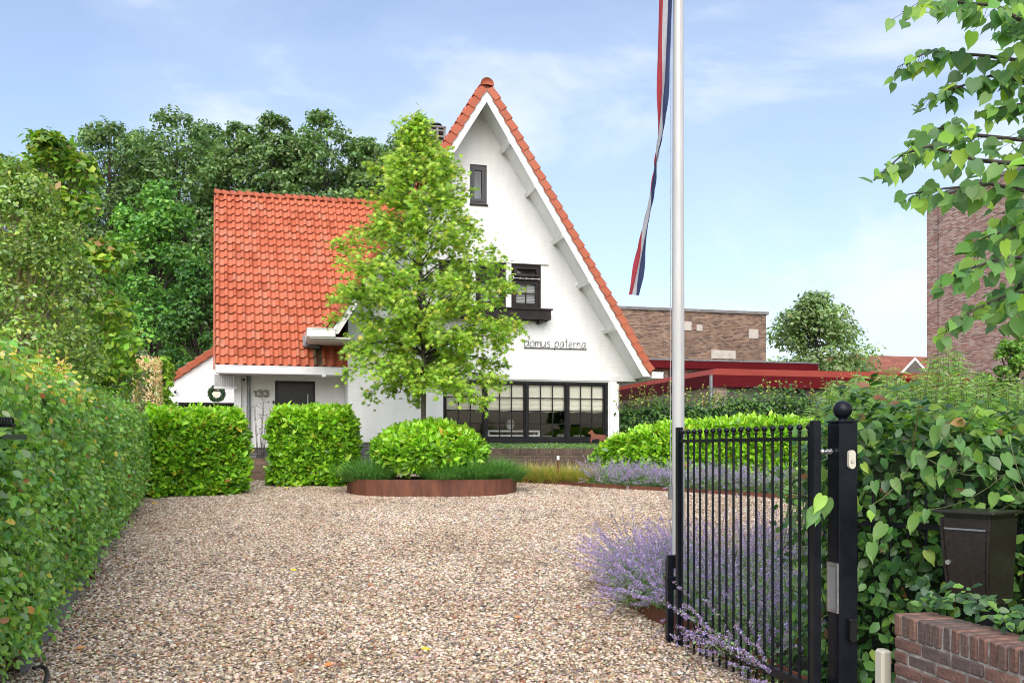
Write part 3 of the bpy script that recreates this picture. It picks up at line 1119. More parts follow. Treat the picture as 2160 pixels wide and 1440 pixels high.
def _desk(q):
    a, zt = H.at(1027, 907, .7)
    b, _ = H.at(1137, 907, .7)
    q.box(a, b, .6, 1.1, zt - .04, zt)
    for x in (a, b - .05):
        q.box(x, x + .05, .62, .68, z0, zt - .041)
        q.box(x, x + .05, 1.02, 1.08, z0, zt - .041)
    q.box(a + .05, b - .05, .63, .66, zt - .16, zt - .11)
room_thing('side_table', 'long white side table standing just inside the big window', 'table', _desk, M_WHITE)
def _sofa(q):
    for p0, p1, top in ((1140, 1170, 918), (1172, 1204, 915), (1206, 1236, 917)):
        a, zt = H.at(p0, top, 1.3)
        b, _ = H.at(p1, top, 1.3)
        q.box(a, b, 1.2, 1.42, zt - .34, zt, bev=.07)
    q.box(H.at(1138, 930, 1.3)[0], H.at(1240, 930, 1.3)[0], 1.25, 2.1, z0, z0 + .45, bev=.06)
room_thing('sofa', 'cream cushioned sofa seen low through the big window', 'sofa', _sofa, M_CREAM)
def _curt(q):
    a, _ = H.at(1228, 900, 2.5)
    for k in range(5):
        x = a + k * .17
        q.tube([(x, 2.5, z0 + .02), (x + .01, 2.5, z1 - .05)], .035 + .01 * (k % 2), 8)
room_thing('curtain', 'pale curtain hanging in folds at the back of the living room', 'curtain', _curt, M_CREAM)
def _vase(q):
    a, zt = H.at(1075, 905, .9)
    q.lathe([(.06, zt), (.10, zt + .07), (.11, zt + .15), (.07, zt + .21), (.08, zt + .24)], (a, .85, 0), 14)
room_thing('vase', 'white rounded vase on the side table behind the big window', 'vase', _vase, M_WHITE)

# --- upper windows with white louvred shutters
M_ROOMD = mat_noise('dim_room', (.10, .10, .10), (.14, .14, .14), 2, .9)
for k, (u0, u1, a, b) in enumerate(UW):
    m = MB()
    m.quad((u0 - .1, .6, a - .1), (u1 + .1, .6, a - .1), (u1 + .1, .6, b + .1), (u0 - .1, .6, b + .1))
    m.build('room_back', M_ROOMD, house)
    zs = a + (b - a) * .66
    m = MB()
    m.box(u0 + .002, u0 + .05, .01, .11, a + .002, b - .002)
    m.box(u1 - .05, u1 - .002, .01, .11, a + .002, b - .002)
    m.box(u0 + .051, u1 - .051, .011, .11, b - .055, b - .003)
    m.box(u0 + .051, u1 - .051, .011, .11, a + .003, a + .06)
    m.box(u0 + .051, u1 - .051, .011, .11, zs - .03, zs + .02)
    fr = m.build('window', M_DARKBROWN, house)
    window_leaf(house, u0 + .055, u1 - .055, a + .064, zs - .035, 2, 2, .045, fr=.075, mun=.03, mat=M_DARKBROWN)
    tl = window_leaf(house, u0 + .055, u1 - .055, 0, .27, 1, 1, 0, fr=.07, mat=M_DARKBROWN)
    tl.location = (0, .02, b - .33)
    if k == 0:
        tl.location = (0, .03, b - .335)
        tl.rotation_euler = (0, 0, 0)
        piv = Vector((0, 0, .27))
        tl.matrix_local = Matrix.Translation((0, .03, b - .333)) @ Matrix.Translation(piv) @ Matrix.Rotation(R(-24), 4, 'X') @ Matrix.Translation(-piv)
        m = MB()
        zz = zs + .055
        m.tube([(u0 + .04, -.05, zz), (u1 - .05, -.05, zz)], .008, 6)
        m.tube([(u0 + .04, -.05, zz - .045), (u1 - .05, -.05, zz - .045)], .008, 6)
        for q in range(5):
            x = u0 + .05 + (u1 - u0 - .11) * q / 4
            m.tube([(x, -.05, zz + .01), (x, -.05, zz - .055), (x, .02, zz - .055)], .008, 6)
        m.build('stay_rail', M_WHITE, house)
    m = MB()
    n = 15
    for q in range(n):
        z = a + .10 + (zs - a - .20) * q / (n - 1)
        M = Matrix.Translation(((u0 + u1) / 2, .14, z)) @ Matrix.Rotation(R(38), 4, 'X')
        m.box(-(u1 - u0) / 2 + .12, (u1 - u0) / 2 - .12, -.026, .026, -.004, .004, M=M)
    m.box((u0 + u1) / 2 - .02, (u0 + u1) / 2 + .02, .11, .115, a + .1, zs - .1)
    m.build('shutter_louvres', M_WHITE, house)
    # brick sill
    for q in range(6):
        x = u0 + (u1 - u0) * q / 6
        boxo('sill_brick', M_BLACK, house, x + .004, x + (u1 - u0) / 6 - .004, -.03, .03, a - .055, a - .004)
m = MB()
zt, zb = 4.735 - HZ, 4.515 - HZ
for va, vb, uu0, uu1 in ((-.30, -.275, -1.95, .87), (-.02, -.001, -1.95, .87)):
    m.box(uu0, uu1, va, vb, zb, zt)
m.box(-1.95, -1.925, -.274, -.021, zb, zt)
m.box(.845, .87, -.274, -.021, zb, zt)
m.box(-1.924, .844, -.274, -.021, zb + .01, zb + .03)
m.box(-1.99, .91, -.335, -.276, zt + .001, zt + .035)
m.box(.871, .91, -.276, -.001, zt + .001, zt + .035)
m.box(-1.99, -1.951, -.276, -.001, zt + .001, zt + .035)
m.build('window_box', M_DARKBROWN, house)
for x in (.60, -.55, -1.7):
    boxo('bracket', M_DARKBROWN, house, x, x + .09, -.26, -.002, zb - .075, zb - .001)
# small attic window
u0, u1, a, b = TW
m = MB()
m.quad((u0 - .1, .5, a - .1), (u1 + .1, .5, a - .1), (u1 + .1, .5, b + .1), (u0 - .1, .5, b + .1))
m.build('room_back', mat_noise('pale_attic_wall', (.34, .38, .42), (.40, .44, .48), 2, .9), house)
M_DKGREY = mat_noise('charcoal_frame', (.030, .029, .032), (.05, .048, .052), 6, .5)
m = MB()
m.box(u0 + .002, u0 + .055, .03, .11, a + .002, b - .002)
m.box(u1 - .055, u1 - .002, .03, .11, a + .002, b - .002)
m.box(u0 + .056, u1 - .056, .031, .11, b - .06, b - .003)
m.box(u0 + .056, u1 - .056, .031, .11, a + .003, a + .06)
m.build('window', M_DKGREY, house)
window_leaf(house, u0 + .058, u1 - .058, a + .064, b - .064, 1, 1, .05, fr=.06, mat=M_DKGREY, proud=.01)
m = MB()
m.add([(u0 + .1, .2, a + .1), (u0 + .17, .19, a + .1), (u0 + .16, .2, b - .1), (u0 + .1, .2, b - .1)], [(0, 1, 2, 3)])
m.build('curtain', M_CREAM, house)
for q in range(4):
    x = u0 - .01 + (u1 - u0 + .04) * q / 4
    boxo('sill_brick', M_DARKBROWN, house, x + .004, x + (u1 - u0 + .04) / 4 - .004, -.03, .03, a - .045, a - .004)

# --- lettering on the gable: domus paterna, underlined
LET = {
 'd': ([[(.80, .75), (.62, .98), (.35, .95), (.08, .55), (.05, .2), (.22, .02), (.5, .12), (.8, .6)], [(.92, 1.95), (.86, 1.1), (.84, .5), (.9, .05)]], 1.05),
 'o': ([[(.5, 1.0), (.2, .85), (.03, .45), (.15, .08), (.42, .02), (.72, .3), (.78, .7), (.58, .98), (.38, .98)]], .95),
 'm': ([[(.05, 1.0), (.05, .0)], [(.05, .5), (.22, .88), (.38, .98), (.46, .8), (.46, .05)], [(.46, .5), (.64, .88), (.82, .98), (.92, .8), (.95, .0)]], 1.12),
 'u': ([[(.05, 1.0), (.02, .4), (.14, .03), (.38, .05), (.62, .5), (.7, 1.0)], [(.7, 1.0), (.68, .3), (.76, .0)]], .92),
 's': ([[(.62, .92), (.4, 1.0), (.15, .85), (.15, .65), (.42, .5), (.58, .28), (.46, .05), (.2, .0), (.02, .14)]], .80),
 'p': ([[(.12, 1.0), (.06, .2), (.0, -.55)], [(.1, .6), (.35, .98), (.62, .95), (.74, .6), (.55, .15), (.28, .05), (.1, .3)]], .95),
 'a': ([[(.68, .85), (.45, 1.0), (.18, .8), (.03, .35), (.16, .03), (.42, .12), (.68, .7)], [(.70, 1.0), (.66, .4), (.74, .0)]], .95),
 't': ([[(.26, 1.6), (.22, .8), (.24, .0)], [(.0, 1.08), (.48, 1.12)]], .66),
 'e': ([[(.08, .45), (.4, .52), (.62, .7), (.5, .97), (.25, .95), (.05, .6), (.08, .2), (.3, .0), (.62, .16)]], .85),
 'r': ([[(.08, 1.0), (.06, .0)], [(.07, .5), (.22, .85), (.48, 1.0)]], .62),
 'n': ([[(.06, 1.0), (.05, .0)], [(.05, .5), (.26, .9), (.48, .98), (.58, .75), (.62, .0)]], .88),
}
tu0, tz0 = H.at(1105, 731, 0)
tu1, _ = H.at(1237, 731, 0)
text = 'domus paterna'
tot = sum(.62 if c == ' ' else LET[c][1] for c in text)
k = (tu1 - tu0) / tot
M_SIGN = mat_noise('black_sign_metal', (.012, .012, .014), (.03, .03, .032), 9, .45)
m = MB()
m.box(tu0, tu1, -.03, -.012, tz0 - .034, tz0 - .014)
for x in (tu0 + .1, tu1 - .12):
    m.box(x, x + .02, -.012, -.001, tz0 - .03, tz0 - .018)
sign = m.build('lettering', M_SIGN, house)
sign['label'] = 'thin black script lettering reading domus paterna, underlined'
x = tu0
for c in text:
    if c == ' ':
        x += .62 * k
        continue
    m = MB()
    for st in LET[c][0]:
        pts = [Vector((x + p[0] * k, -.022, tz0 + p[1] * k)) for p in st]
        fine = []
        n = len(pts)
        for i in range(n - 1):
            p0, p1, p2, p3 = pts[max(i - 1, 0)], pts[i], pts[i + 1], pts[min(i + 2, n - 1)]
            for q in range(4):
                t = q / 4
                fine.append(.5 * ((2 * p1) + (p2 - p0) * t + (2 * p0 - 5 * p1 + 4 * p2 - p3) * t * t + (3 * p1 - p0 - 3 * p2 + p3) * t ** 3))
        fine.append(pts[-1])
        m.tube(fine, .0062, 5)
    m.build('letter', M_SIGN, sign)
    x += LET[c][1] * k

# --- entrance wing: door wall, door, number, gutter, cladding
DV = 1.3
DU0, DU1 = H.at(580, 803, DV)[0], H.at(665, 803, DV)[0]
DZ1 = H.at(620, 803, DV)[1]
DZ0 = 1.28 - HZ
EL = H.at(509, 803, DV)[0]
m = MB()
wall_bands(m, [0, DZ0, DZ1, 3.5 - HZ], lambda z: EL, lambda z: WL + .02, [(DU0, DU1, DZ0, DZ1)], DV, reveal=.10)
m.quad((EL, 6.4, 0), (EL, DV, 0), (EL, DV, 3.5 - HZ), (EL, 6.4, 3.5 - HZ))
m.build('entrance_wall', M_PLASTER, house)
boxo('porch_column', M_PLASTER, house, EL - .155, EL - .003, DV - .12, DV + .1, 0, 3.3 - HZ)
boxo('plinth', M_GREYBRICK, house, EL - .17, WL - .035, DV - .03, DV + .09, -.4, 1.62 - HZ) if False else None
m = MB()
m.box(EL - .16, DU0 - .03, DV - .15, DV - .001, -.4, 1.52 - HZ)
m.build('plinth', M_GREYBRICK, house)
m = MB()
m.box(DU0 + .003, DU0 + .07, DV + .03, DV + .10, DZ0, DZ1 - .003)
m.box(DU1 - .07, DU1 - .003, DV + .03, DV + .10, DZ0, DZ1 - .003)
m.box(DU0 + .071, DU1 - .071, DV + .031, DV + .10, DZ1 - .07, DZ1 - .003)
m.build('door_frame', M_METAL, house)
m = MB()
m.box(DU0 + .073, DU1 - .073, DV + .045, DV + .095, DZ0 + .01, DZ1 - .074)
door = m.build('door', mat_noise('black_front_door', (.006, .007, .010), (.012, .013, .016), 30, .22, 0, 60, spec=.25), house)
m = MB()
m.tube([(DU1 - .17, DV + .0, DZ0 + .5), (DU1 - .17, DV + .0, DZ0 + 1.5)], .013, 8)
for z in (.6, 1.4):
    m.tube([(DU1 - .17, DV + .0, DZ0 + z), (DU1 - .17, DV + .046, DZ0 + z)], .009, 6)
m.build('handle', M_STEEL, door)
boxo('door_bell', M_BLACK, house, H.at(575, 850, DV)[0], H.at(580, 850, DV)[0] - .01, DV - .03, DV - .001, H.at(575, 851, DV)[1], H.at(575, 845, DV)[1])
# 133
M_NUM = mat_noise('brushed_brown_metal', (.11, .095, .08), (.17, .15, .13), 20, .4, metallic=.4)
nu0, nz0 = H.at(535.5, 838.5, DV)
nu1, nz1 = H.at(568.5, 821.5, DV)
DIG = {'1': [(-.02, .74), (.10, .80), (.24, .93), (.24, .0)],
       '3': [(.04, .80), (.12, .93), (.28, .985), (.46, .93), (.52, .77), (.46, .61), (.30, .54), (.47, .46), (.56, .28), (.49, .09), (.29, .015), (.10, .07), (.02, .23)]}
nw = (nu1 - nu0) / 1.72
nh = nz1 - nz0
for k, (ch_, x0) in enumerate((('1', 0.0), ('3', .44), ('3', 1.10))):
    pts = [Vector((nu0 + (x0 + x * 1.0) * nw * .98, 0, nz0 + .035 + z * (nh - .06))) for x, z in DIG[ch_]]
    wd2 = .026
    Lp, Rp = [], []
    for i, p in enumerate(pts):
        d = (pts[min(i + 1, len(pts) - 1)] - pts[max(i - 1, 0)]).normalized()
        nn = Vector((-d.z, 0, d.x)) * wd2
        Lp.append(p + nn)
        Rp.append(p - nn)
    m = MB()
    n = len(pts)
    vf = [(q.x, DV - .030, q.z) for q in Lp + Rp]
    vb = [(q.x, DV - .006, q.z) for q in Lp + Rp]
    fs = []
    for i in range(n - 1):
        fs += [(i, i + 1, n + i + 1, n + i), (2 * n + i, 3 * n + i, 3 * n + i + 1, 2 * n + i + 1), (i, 2 * n + i, 2 * n + i + 1, i + 1), (n + i, n + i + 1, 3 * n + i + 1, 3 * n + i)]
    fs += [(0, n, 3 * n, 2 * n), (n - 1, 3 * n - 1, 4 * n - 1, 2 * n - 1)]
    m.add(vf + vb, fs)
    m.build('house_number_digit', M_NUM, house)
# wing gutter, boards, pipe
gl = gutter('gutter', -6.68, WL - .01, WV - .13, WV + .07, 3.155 - HZ, 3.315 - HZ, 'v')
m = MB()
m.quad((-6.66, WV + .07, 3.19 - HZ), (WL, WV + .07, 3.19 - HZ), (WL, DV, 3.19 - HZ), (-6.66, DV, 3.19 - HZ))
m.build('soffit', M_WHITE, house)
a, zb_ = H.at(452, 815, 1.0)
for k in range(9):
    b = -6.29
    x0 = a + (b - a) * k / 9
    x1 = a + (b - a) * (k + 1) / 9
    boxo('cladding_board', M_GREYW, house, x0 + .002, x1 - .002, 1.0, 1.03, zb_, 3.19 - HZ - .003)
boxo('cladding_trim', M_WHITE, house, a - .01, -6.27, .97, 1.04, zb_ - .05, zb_ - .002)
m = MB()
m.prism([(-6.735, WV - .02, WZ - .10), (-6.93, WRV, WRZ - .12), (-6.93, WRV, WRZ + .0), (-6.735, WV - .02, WZ + .03)], (.03, 0, 0))
m.build('verge_board', M_TILEV, house)
m = MB()
pu = H.at(524.5, 820, DV - .08)[0]
m.tube([(pu, DV - .07, .2), (pu, DV - .07, H.at(524, 856, DV)[1])], .05, 10)
m.tube([(pu, DV - .07, H.at(524, 856, DV)[1] - .001), (pu, DV - .07, 3.18 - HZ)], .042, 10)
m.build('downpipe', M_ZINC, house, True)
# overflow plate on the gutter
gu, gz = H.at(683, 790, WV - .14)
boxo('outlet_plate', M_WHITE, house, gu - .045, gu + .045, WV - .16, WV - .143, gz - .05, gz + .05)
# lead flashing below the boxed gutter
m = MB()
m.prism([(-4.80, .40, 3.83 - HZ), (-4.42, .40, 3.80 - HZ), (-4.42, .62, 4.10 - HZ), (-4.80, .62, 4.10 - HZ)], (0, .05, -.03))
m.build('lead_flashing', M_ZINC, house)
# brick steps up to the door
M_STEP = mat_brick('red_brown_step_brick', [(.14, .075, .05), (.22, .12, .08), (.27, .16, .11)], (.16, .14, .12), stain=.3)
for k, (va, vb, zt) in enumerate(((-.75, -.35, .12), (-.35, .05, .25), (.05, DV - .16, .37))):
    boxo('step', M_STEP, house, EL - .3, WL - .1, va + .001, vb, -.4, zt)

# --- garage annex behind
GV = 5.2
garage = empty('garage_annex', H.world(-8, GV, 0), TH)
tag(garage, 'low white garage annex with orange verge tiles behind the laurel hedge', 'garage')
def gl_(u, v, z): return (u + 8, v - GV, z)
ga, gza = H.at(356, 811, GV)
gb_, gzb = H.at(452, 748, GV)
sl = (gzb - gza) / (gb_ - ga)
ge_ = -6.0
zend = gza + (ge_ - ga) * sl
dk0, dkz = H.at(376, 848, GV)
dk1, _ = H.at(494, 848, GV)
m = MB()
m.add([gl_(ga, GV, 0), gl_(dk0, GV, 0), gl_(dk0, GV, dkz), gl_(ge_, GV, dkz), gl_(ge_, GV, zend), gl_(ga, GV, gza)], [(0, 1, 2, 3, 4, 5)])
m.quad(gl_(ga, GV, gza), gl_(ga, GV + 6, gza), gl_(ga, GV + 6, 0), gl_(ga, GV, 0))
m.build('wall', M_PLASTER, garage)
m = MB()
m.box(dk0 + 8.002, dk1 + 8, .08, .12, 0, dkz - .06)
m.build('garage_door', M_BLACK, garage)
m = MB()
m.box(dk0 + 8.002, ge_ + 8, -.03, .08, dkz - .06, dkz - .002)
m.build('door_frame', M_BLACK, garage)
m = MB()
m.prism([gl_(ga - .1, GV - .05, gza - .06), gl_(ge_, GV - .05, zend), gl_(ge_, GV - .05, zend + .09), gl_(ga - .1, GV - .05, gza + .03)], (0, 6, 0))
groof = m.build('roof', M_TILE, garage)
gp = math.atan(sl)
nl = int(math.hypot(ge_ - ga, zend - gza) / .27)
for k in range(nl):
    o = link('verge_tile', VT, groof)
    s = k * .27
    o.matrix_local = Matrix.Translation(gl_(ga - .12 + s * math.cos(gp), GV - .07, gza + .02 + s * math.sin(gp))) @ Matrix.Rotation(-gp, 4, 'Y')

# ================================================================== low garden walls, edging, planter
M_BRICKDARK = mat_brick('brown_garden_brick', [(.10, .062, .045), (.15, .095, .068), (.19, .125, .09)], (.10, .085, .07), stain=.3)
M_SOLDIER = mat_brick('brown_soldier_course', [(.10, .062, .045), (.15, .095, .068), (.19, .125, .09)], (.09, .075, .065), bw=.062, bh=.6, ms=.008, stain=.3)
gw = empty('garden_wall', H.world(0, -1.25, 0), TH)
tag(gw, 'low brown brick retaining wall under the big window', 'wall')
ua, zt = H.at(985, 946, -1.25)
ub, _ = H.at(1275, 946, -1.25)
zt += 0.0
m = MB()
m.box(ua, ub, 0, .2, -.5, zt - .115)
m.build('wall_face', M_BRICKDARK, gw)
m = MB()
m.box(ua, ub, -.006, .21, zt - .113, zt)
m.build('capping', M_SOLDIER, gw)
m = MB()
m.quad(H.world(ua, -1.04, zt - .05), H.world(ub, -1.04, zt - .05), H.world(ub, -.01, zt - .05), H.world(ua, -.01, zt - .05))
tag(m.build('raised_bed', M_SOIL), 'soil of the raised bed between low brick wall and window', 'soil', kind='structure')

def edging(name, pts, h, label, th=.012, step=2.4):
    """Rusted steel strip set on edge in the gravel."""
    m = MB()
    pts = [Vector((p[0], p[1])) for p in pts]
    for i, (a, b) in enumerate(zip(pts[:-1], pts[1:])):
        n = (b - a).normalized()
        n = Vector((-n.y, n.x)) * th
        q = []
        for p in (a, b, b + n, a + n):
            q.append((p.x, p.y, zg(p.y) - .08))
        for p in (a, b, b + n, a + n):
            q.append((p.x, p.y, zg(p.y) + h))
        m.add(q, [(0, 1, 5, 4), (1, 2, 6, 5), (2, 3, 7, 6), (3, 0, 4, 7), (4, 5, 6, 7)])
    return tag(m.build(name, M_CORTEN), label, 'edging')
edging('corten_edging', FAR_EDGE, .09, 'rusted steel edging along the bed before the big window')
edging('corten_edging', NEAR_EDGE, .15, 'rusted steel edging curving round the catmint bed behind the gate')

pc = G(902, 1049)
PLC = Vector((pc.x, pc.y + .95))
PLW, PLD, PLH = 1.60, .95, .32
def stadium(w, d, n=24):
    q = []
    for k in range(n + 1):
        a = -math.pi / 2 + math.pi * k / n
        q.append((w - d + d * math.cos(a), d * math.sin(a)))
    for k in range(n + 1):
        a = math.pi / 2 + math.pi * k / n
        q.append((-(w - d) + d * math.cos(a), d * math.sin(a)))
    return q
planter = empty('oval_planter', (PLC.x, PLC.y, zg(pc.y)))
tag(planter, 'long oval planter ring of rusted steel in the gravel', 'planter')
o1, o2 = stadium(PLW, PLD), stadium(PLW - .012, PLD - .012)
n = len(o1)
m = MB()
slope = lambda y: .06 * y + .057
v = [(x, y, -.06) for x, y in o1] + [(x, y, PLH) for x, y in o1] + [(x, y, PLH) for x, y in o2] + [(x, y, .0) for x, y in o2]
f = []
for k in range(n):
    j = (k + 1) % n
    f += [(k, j, n + j, n + k), (n + k, n + j, 2 * n + j, 2 * n + k), (2 * n + k, 2 * n + j, 3 * n + j, 3 * n + k)]
m.add(v, f)
m.build('steel_ring', M_CORTEN, planter)
m = MB()
m.add([(x, y, PLH - .05) for x, y in o2], [tuple(range(n))])
m.build('soil', M_SOIL, planter)
for sx in (-.62, .35, 1.05):
    boxo('seam', M_CORTEN, planter, sx, sx + .012, -PLD - .004, -PLD + .001, -.02, PLH - .002)

# ================================================================== the gate
gdir = (GATE_F - GATE_N)
GLN = gdir.length
gang = math.atan2(gdir.y, gdir.x)
gate = empty('iron_gate', (GATE_N.x, GATE_N.y, 0), gang)
tag(gate, 'open black iron bar gate with a ball on every bar', 'gate')
boxo('stile', M_METAL, gate, -.085, -.035, -.022, .022, .03, 1.652, bev=.003)
boxo('stile', M_METAL, gate, GLN + .03, GLN + .075, -.022, .022, .035, 1.655, bev=.003)
boxo('rail', M_METAL, gate, -.0348, GLN + .0298, -.012, .012, 1.541, 1.564)
boxo('rail', M_METAL, gate, -.0348, GLN + .0298, -.016, .016, .142, .192)
bar = MB()
bar.tube([(0, 0, .045), (0, 0, 1.60)], .0085, 8)
BARM = bar.mesh('bar', M_METAL, False)
bl = MB()
bl.ball((0, 0, 1.618), .0185, 12, 8)
bl.lathe([(.0095, 1.585), (.012, 1.592), (.0095, 1.600)], n=8)
BALLM = bl.mesh('ball_finial', M_METAL, True)
for k in range(18):
    o = link('bar', BARM, gate)
    o.location = (GLN * k / 17, 0, 0)
    link('ball_finial', BALLM, o)
m = MB()
for z in (1.455, 1.478):
    m.box(-.089, -.031, -.026, .026, z, z + .006)
m.build('hinge_band', M_METAL, gate)

PQ = Vector((1.782, 5.03))
pcx = PQ + Vector((CS, SN)) * .057 + Vector((-SN, CS)) * .057
post = empty('gate_post', (pcx.x, pcx.y, 0), TH)
tag(post, 'square black steel gate post topped by a ball', 'gate post')
boxo('shaft', M_METAL, post, -.057, .057, -.057, .057, -.05, 1.64, bev=.004)
boxo('cap', M_METAL, post, -.0605, .0605, -.0605, .0605, 1.641, 1.652, bev=.003)
m = MB()
m.lathe([(.03, 1.653), (.026, 1.660), (.022, 1.666)], n=16)
m.ball((0, 0, 1.712), .052, 24, 16)
m.build('ball', M_METAL, post, True)
m = MB()
m.tube([(-.13, .01, 1.482), (-.058, .01, 1.482)], .008, 10)
m.ball((-.118, .01, 1.482), .014, 12, 8)
m.tube([(-.100, .01, 1.482), (-.088, .01, 1.482)], .017, 6)
m.tube([(-.078, .01, 1.482), (-.066, .01, 1.482)], .017, 6)
m.build('hinge_bolt', M_STEEL, post)
zb0, zb1 = .600, .873
m = MB()
for a in ((-.05, .05, zb0, zb0 + .018), (-.05, .05, zb1 - .018, zb1), (-.05, -.034, zb0 + .0181, zb1 - .0181), (.034, .05, zb0 + .0181, zb1 - .0181)):
    m.box(-.066, -.0575, *a)
pf = m.build('light_frame', M_STEEL, post)
pf['label'] = 'silver frame of the flush light panel'
boxo('light_pane', mat_noise('frosted_pane', (.17, .18, .18), (.27, .28, .28), 4, .25, stretch=(1, 1, .3)), post, -.062, -.0575, -.0338, .0338, zb0 + .0182, zb1 - .0182)
def pill(m, x0, x1, y0, y1, z0, z1, n=8):
    r = (x1 - x0) / 2
    cx = (x0 + x1) / 2
    q = [(cx + r * math.cos(math.pi * k / n), z1 - r + r * math.sin(math.pi * k / n)) for k in range(n + 1)] + \
        [(cx - r * math.cos(math.pi * k / n), z0 + r - r * math.sin(math.pi * k / n)) for k in range(n + 1)]
    m.prism([(x, y1, z) for x, z in q], (0, y0 - y1, 0))
m = MB()
pill(m, -.011, .031, -.076, -.0575, 1.388, 1.490)
o = m.build('doorbell', mat_noise('ivory_plastic', (.55, .52, .42), (.60, .57, .47), 5, .4), post)
o['label'] = 'ivory oblong doorbell with round button'
m = MB()
m.tube([(.010, -.0763, 1.428), (.010, -.079, 1.428)], .0105, 14)
m.build('button_ring', M_ZINC, o)
m = MB()
m.tube([(.010, -.0791, 1.428), (.010, -.0805, 1.428)], .0085, 14)
m.build('button', mat_noise('ivory_button', (.52, .49, .40), (.58, .55, .45), 5, .4), o)
m = MB()
pill(m, -.012, .032, -.088, -.0575, .448, .570)
m.box(-.014, .034, -.092, -.0575, .556, .576, bev=.004)
m.build('photocell', mat_noise('black_plastic', (.006, .006, .007), (.012, .012, .013), 8, .25), post)

# gate stop beside the free end
gs = empty('gate_stop', (1.185, 6.95, zg(6.95)), TH)
tag(gs, 'short black steel catch post beside the free end of the gate', 'gate stop')
boxo('shaft', M_METAL, gs, -.024, .024, -.024, .024, -.05, .62, bev=.003)
boxo('catch', M_METAL, gs, -.03, .05, -.028, .028, .40, .50, bev=.004)
boxo('catch', M_METAL, gs, -.02, .06, -.02, .02, .56, .66, bev=.004)

# ================================================================== flagpole and pennant
FY = 7.6
FX = (1430.5 - CX) * FY / FPX
fp = empty('flagpole', (FX, FY, zg(FY)))
tag(fp, 'tall white flagpole rising from the bed behind the gate', 'flagpole')
m = MB()
zj = P(0, 638, FY).z
m.lathe([(.052, -.1), (.0515, 1.0), (.0505, zj)], n=24)
m.build('lower_pole', mat_noise('white_polyester_pole', (.44, .44, .43), (.52, .52, .51), 4, .35, .05, 60, stretch=(2, 2, .3)), fp, True)
m = MB()
m.lathe([(.0495, zj + .0005), (.043, 5.3), (.036, 8.0), (.0, 8.02)], n=24)
m.build('upper_pole', MATS['white_polyester_pole'], fp, True)
m = MB()
m.lathe([(.06, 8.03), (.075, 8.06), (.06, 8.1), (.0, 8.11)], n=16)
m.build('truck', M_WHITE, fp, True)
m = MB()
m.tube([(.020, -.0515, 0), (.020, -.0500, zj), (.016, -.0425, 5.3), (.012, -.036, 7.9)], .0035, 5)
m.build('cable_groove', M_GREYW, fp)
m = MB()
m.tube([(-.066, -.01, .9), (-.064, -.01, 3.0), (-.06, -.01, 5.0), (-.05, -.01, 7.95)], .003, 5)
m.build('halyard', mat_noise('grey_rope', (.25, .26, .28), (.4, .4, .42), 30, .8), fp)
m = MB()
m.box(-.08, -.05, -.02, .02, 1.0, 1.12, bev=.004)
m.build('cleat', M_ZINC, fp)

pen = MB()
cl = [(1412, -330, 25), (1407, -150, 15), (1404, 0, 18), (1401, 100, 26), (1399, 180, 48), (1396, 240, 60), (1392, 290, 74), (1387, 325, 86), (1382, 360, 98), (1376, 400, 84), (1368, 440, 72), (1359, 490, 64), (1351, 540, 56), (1344, 585, 46), (1337, 622, 40)]
pw = .088
nseg = 5
pv = []
def pen_at(t):
    i = min(int(t), len(cl) - 2)
    f = t - i
    a, b = cl[i], cl[i + 1]
    return [a[k] + (b[k] - a[k]) * f for k in range(3)]
steps = (len(cl) - 1) * nseg
cols_ = 6
for s_ in range(steps + 1):
    px, py, ang = pen_at(s_ / nseg)
    c_ = P(px, py, FY - .03)
    a = R(ang)
    for k in range(cols_ + 1):
        g = k / cols_ - .5
        wv = .012 * math.sin(g * 9 + s_ * .3) + .004 * math.sin(g * 23 - s_ * .6)
        sl_ = -.018 * g if s_ > steps - 6 else 0
        pv.append((c_.x + math.cos(a) * g * pw * 1.25 - math.sin(a) * wv, c_.y - math.sin(a) * g * pw * 1.25 - math.cos(a) * wv, c_.z + sl_))
for s_ in range(steps):
    for k in range(cols_):
        q = s_ * (cols_ + 1) + k
        pen.f.append((q, q + 1, q + cols_ + 2, q + cols_ + 1))
        pen.m.append(k // 2)
pen.v = pv
def mat_cloth(name, c):
    m_ = mat_noise(name, tuple(x * .85 for x in c), c, 25, .8, .2, 120)
    t_ = m_.node_tree
    b_ = t_.nodes['Principled BSDF']
    tr_ = t_.nodes.new('ShaderNodeBsdfTranslucent')
    tr_.inputs[0].default_value = (*c, 1)
    mx_ = t_.nodes.new('ShaderNodeMixShader')
    mx_.inputs[0].default_value = .4
    t_.links.new(b_.outputs[0], mx_.inputs[1])
    t_.links.new(tr_.outputs[0], mx_.inputs[2])
    t_.links.new(mx_.outputs[0], t_.nodes['Material Output'].inputs[0])
    return m_
pn = pen.build('pennant', [mat_cloth('red_cloth', (.40, .045, .06)), mat_cloth('white_cloth', (.52, .52, .55)), mat_cloth('blue_cloth', (.035, .05, .13))], None, True)
tag(pn, 'long twisted red, white and blue pennant hanging beside the flagpole', 'pennant')

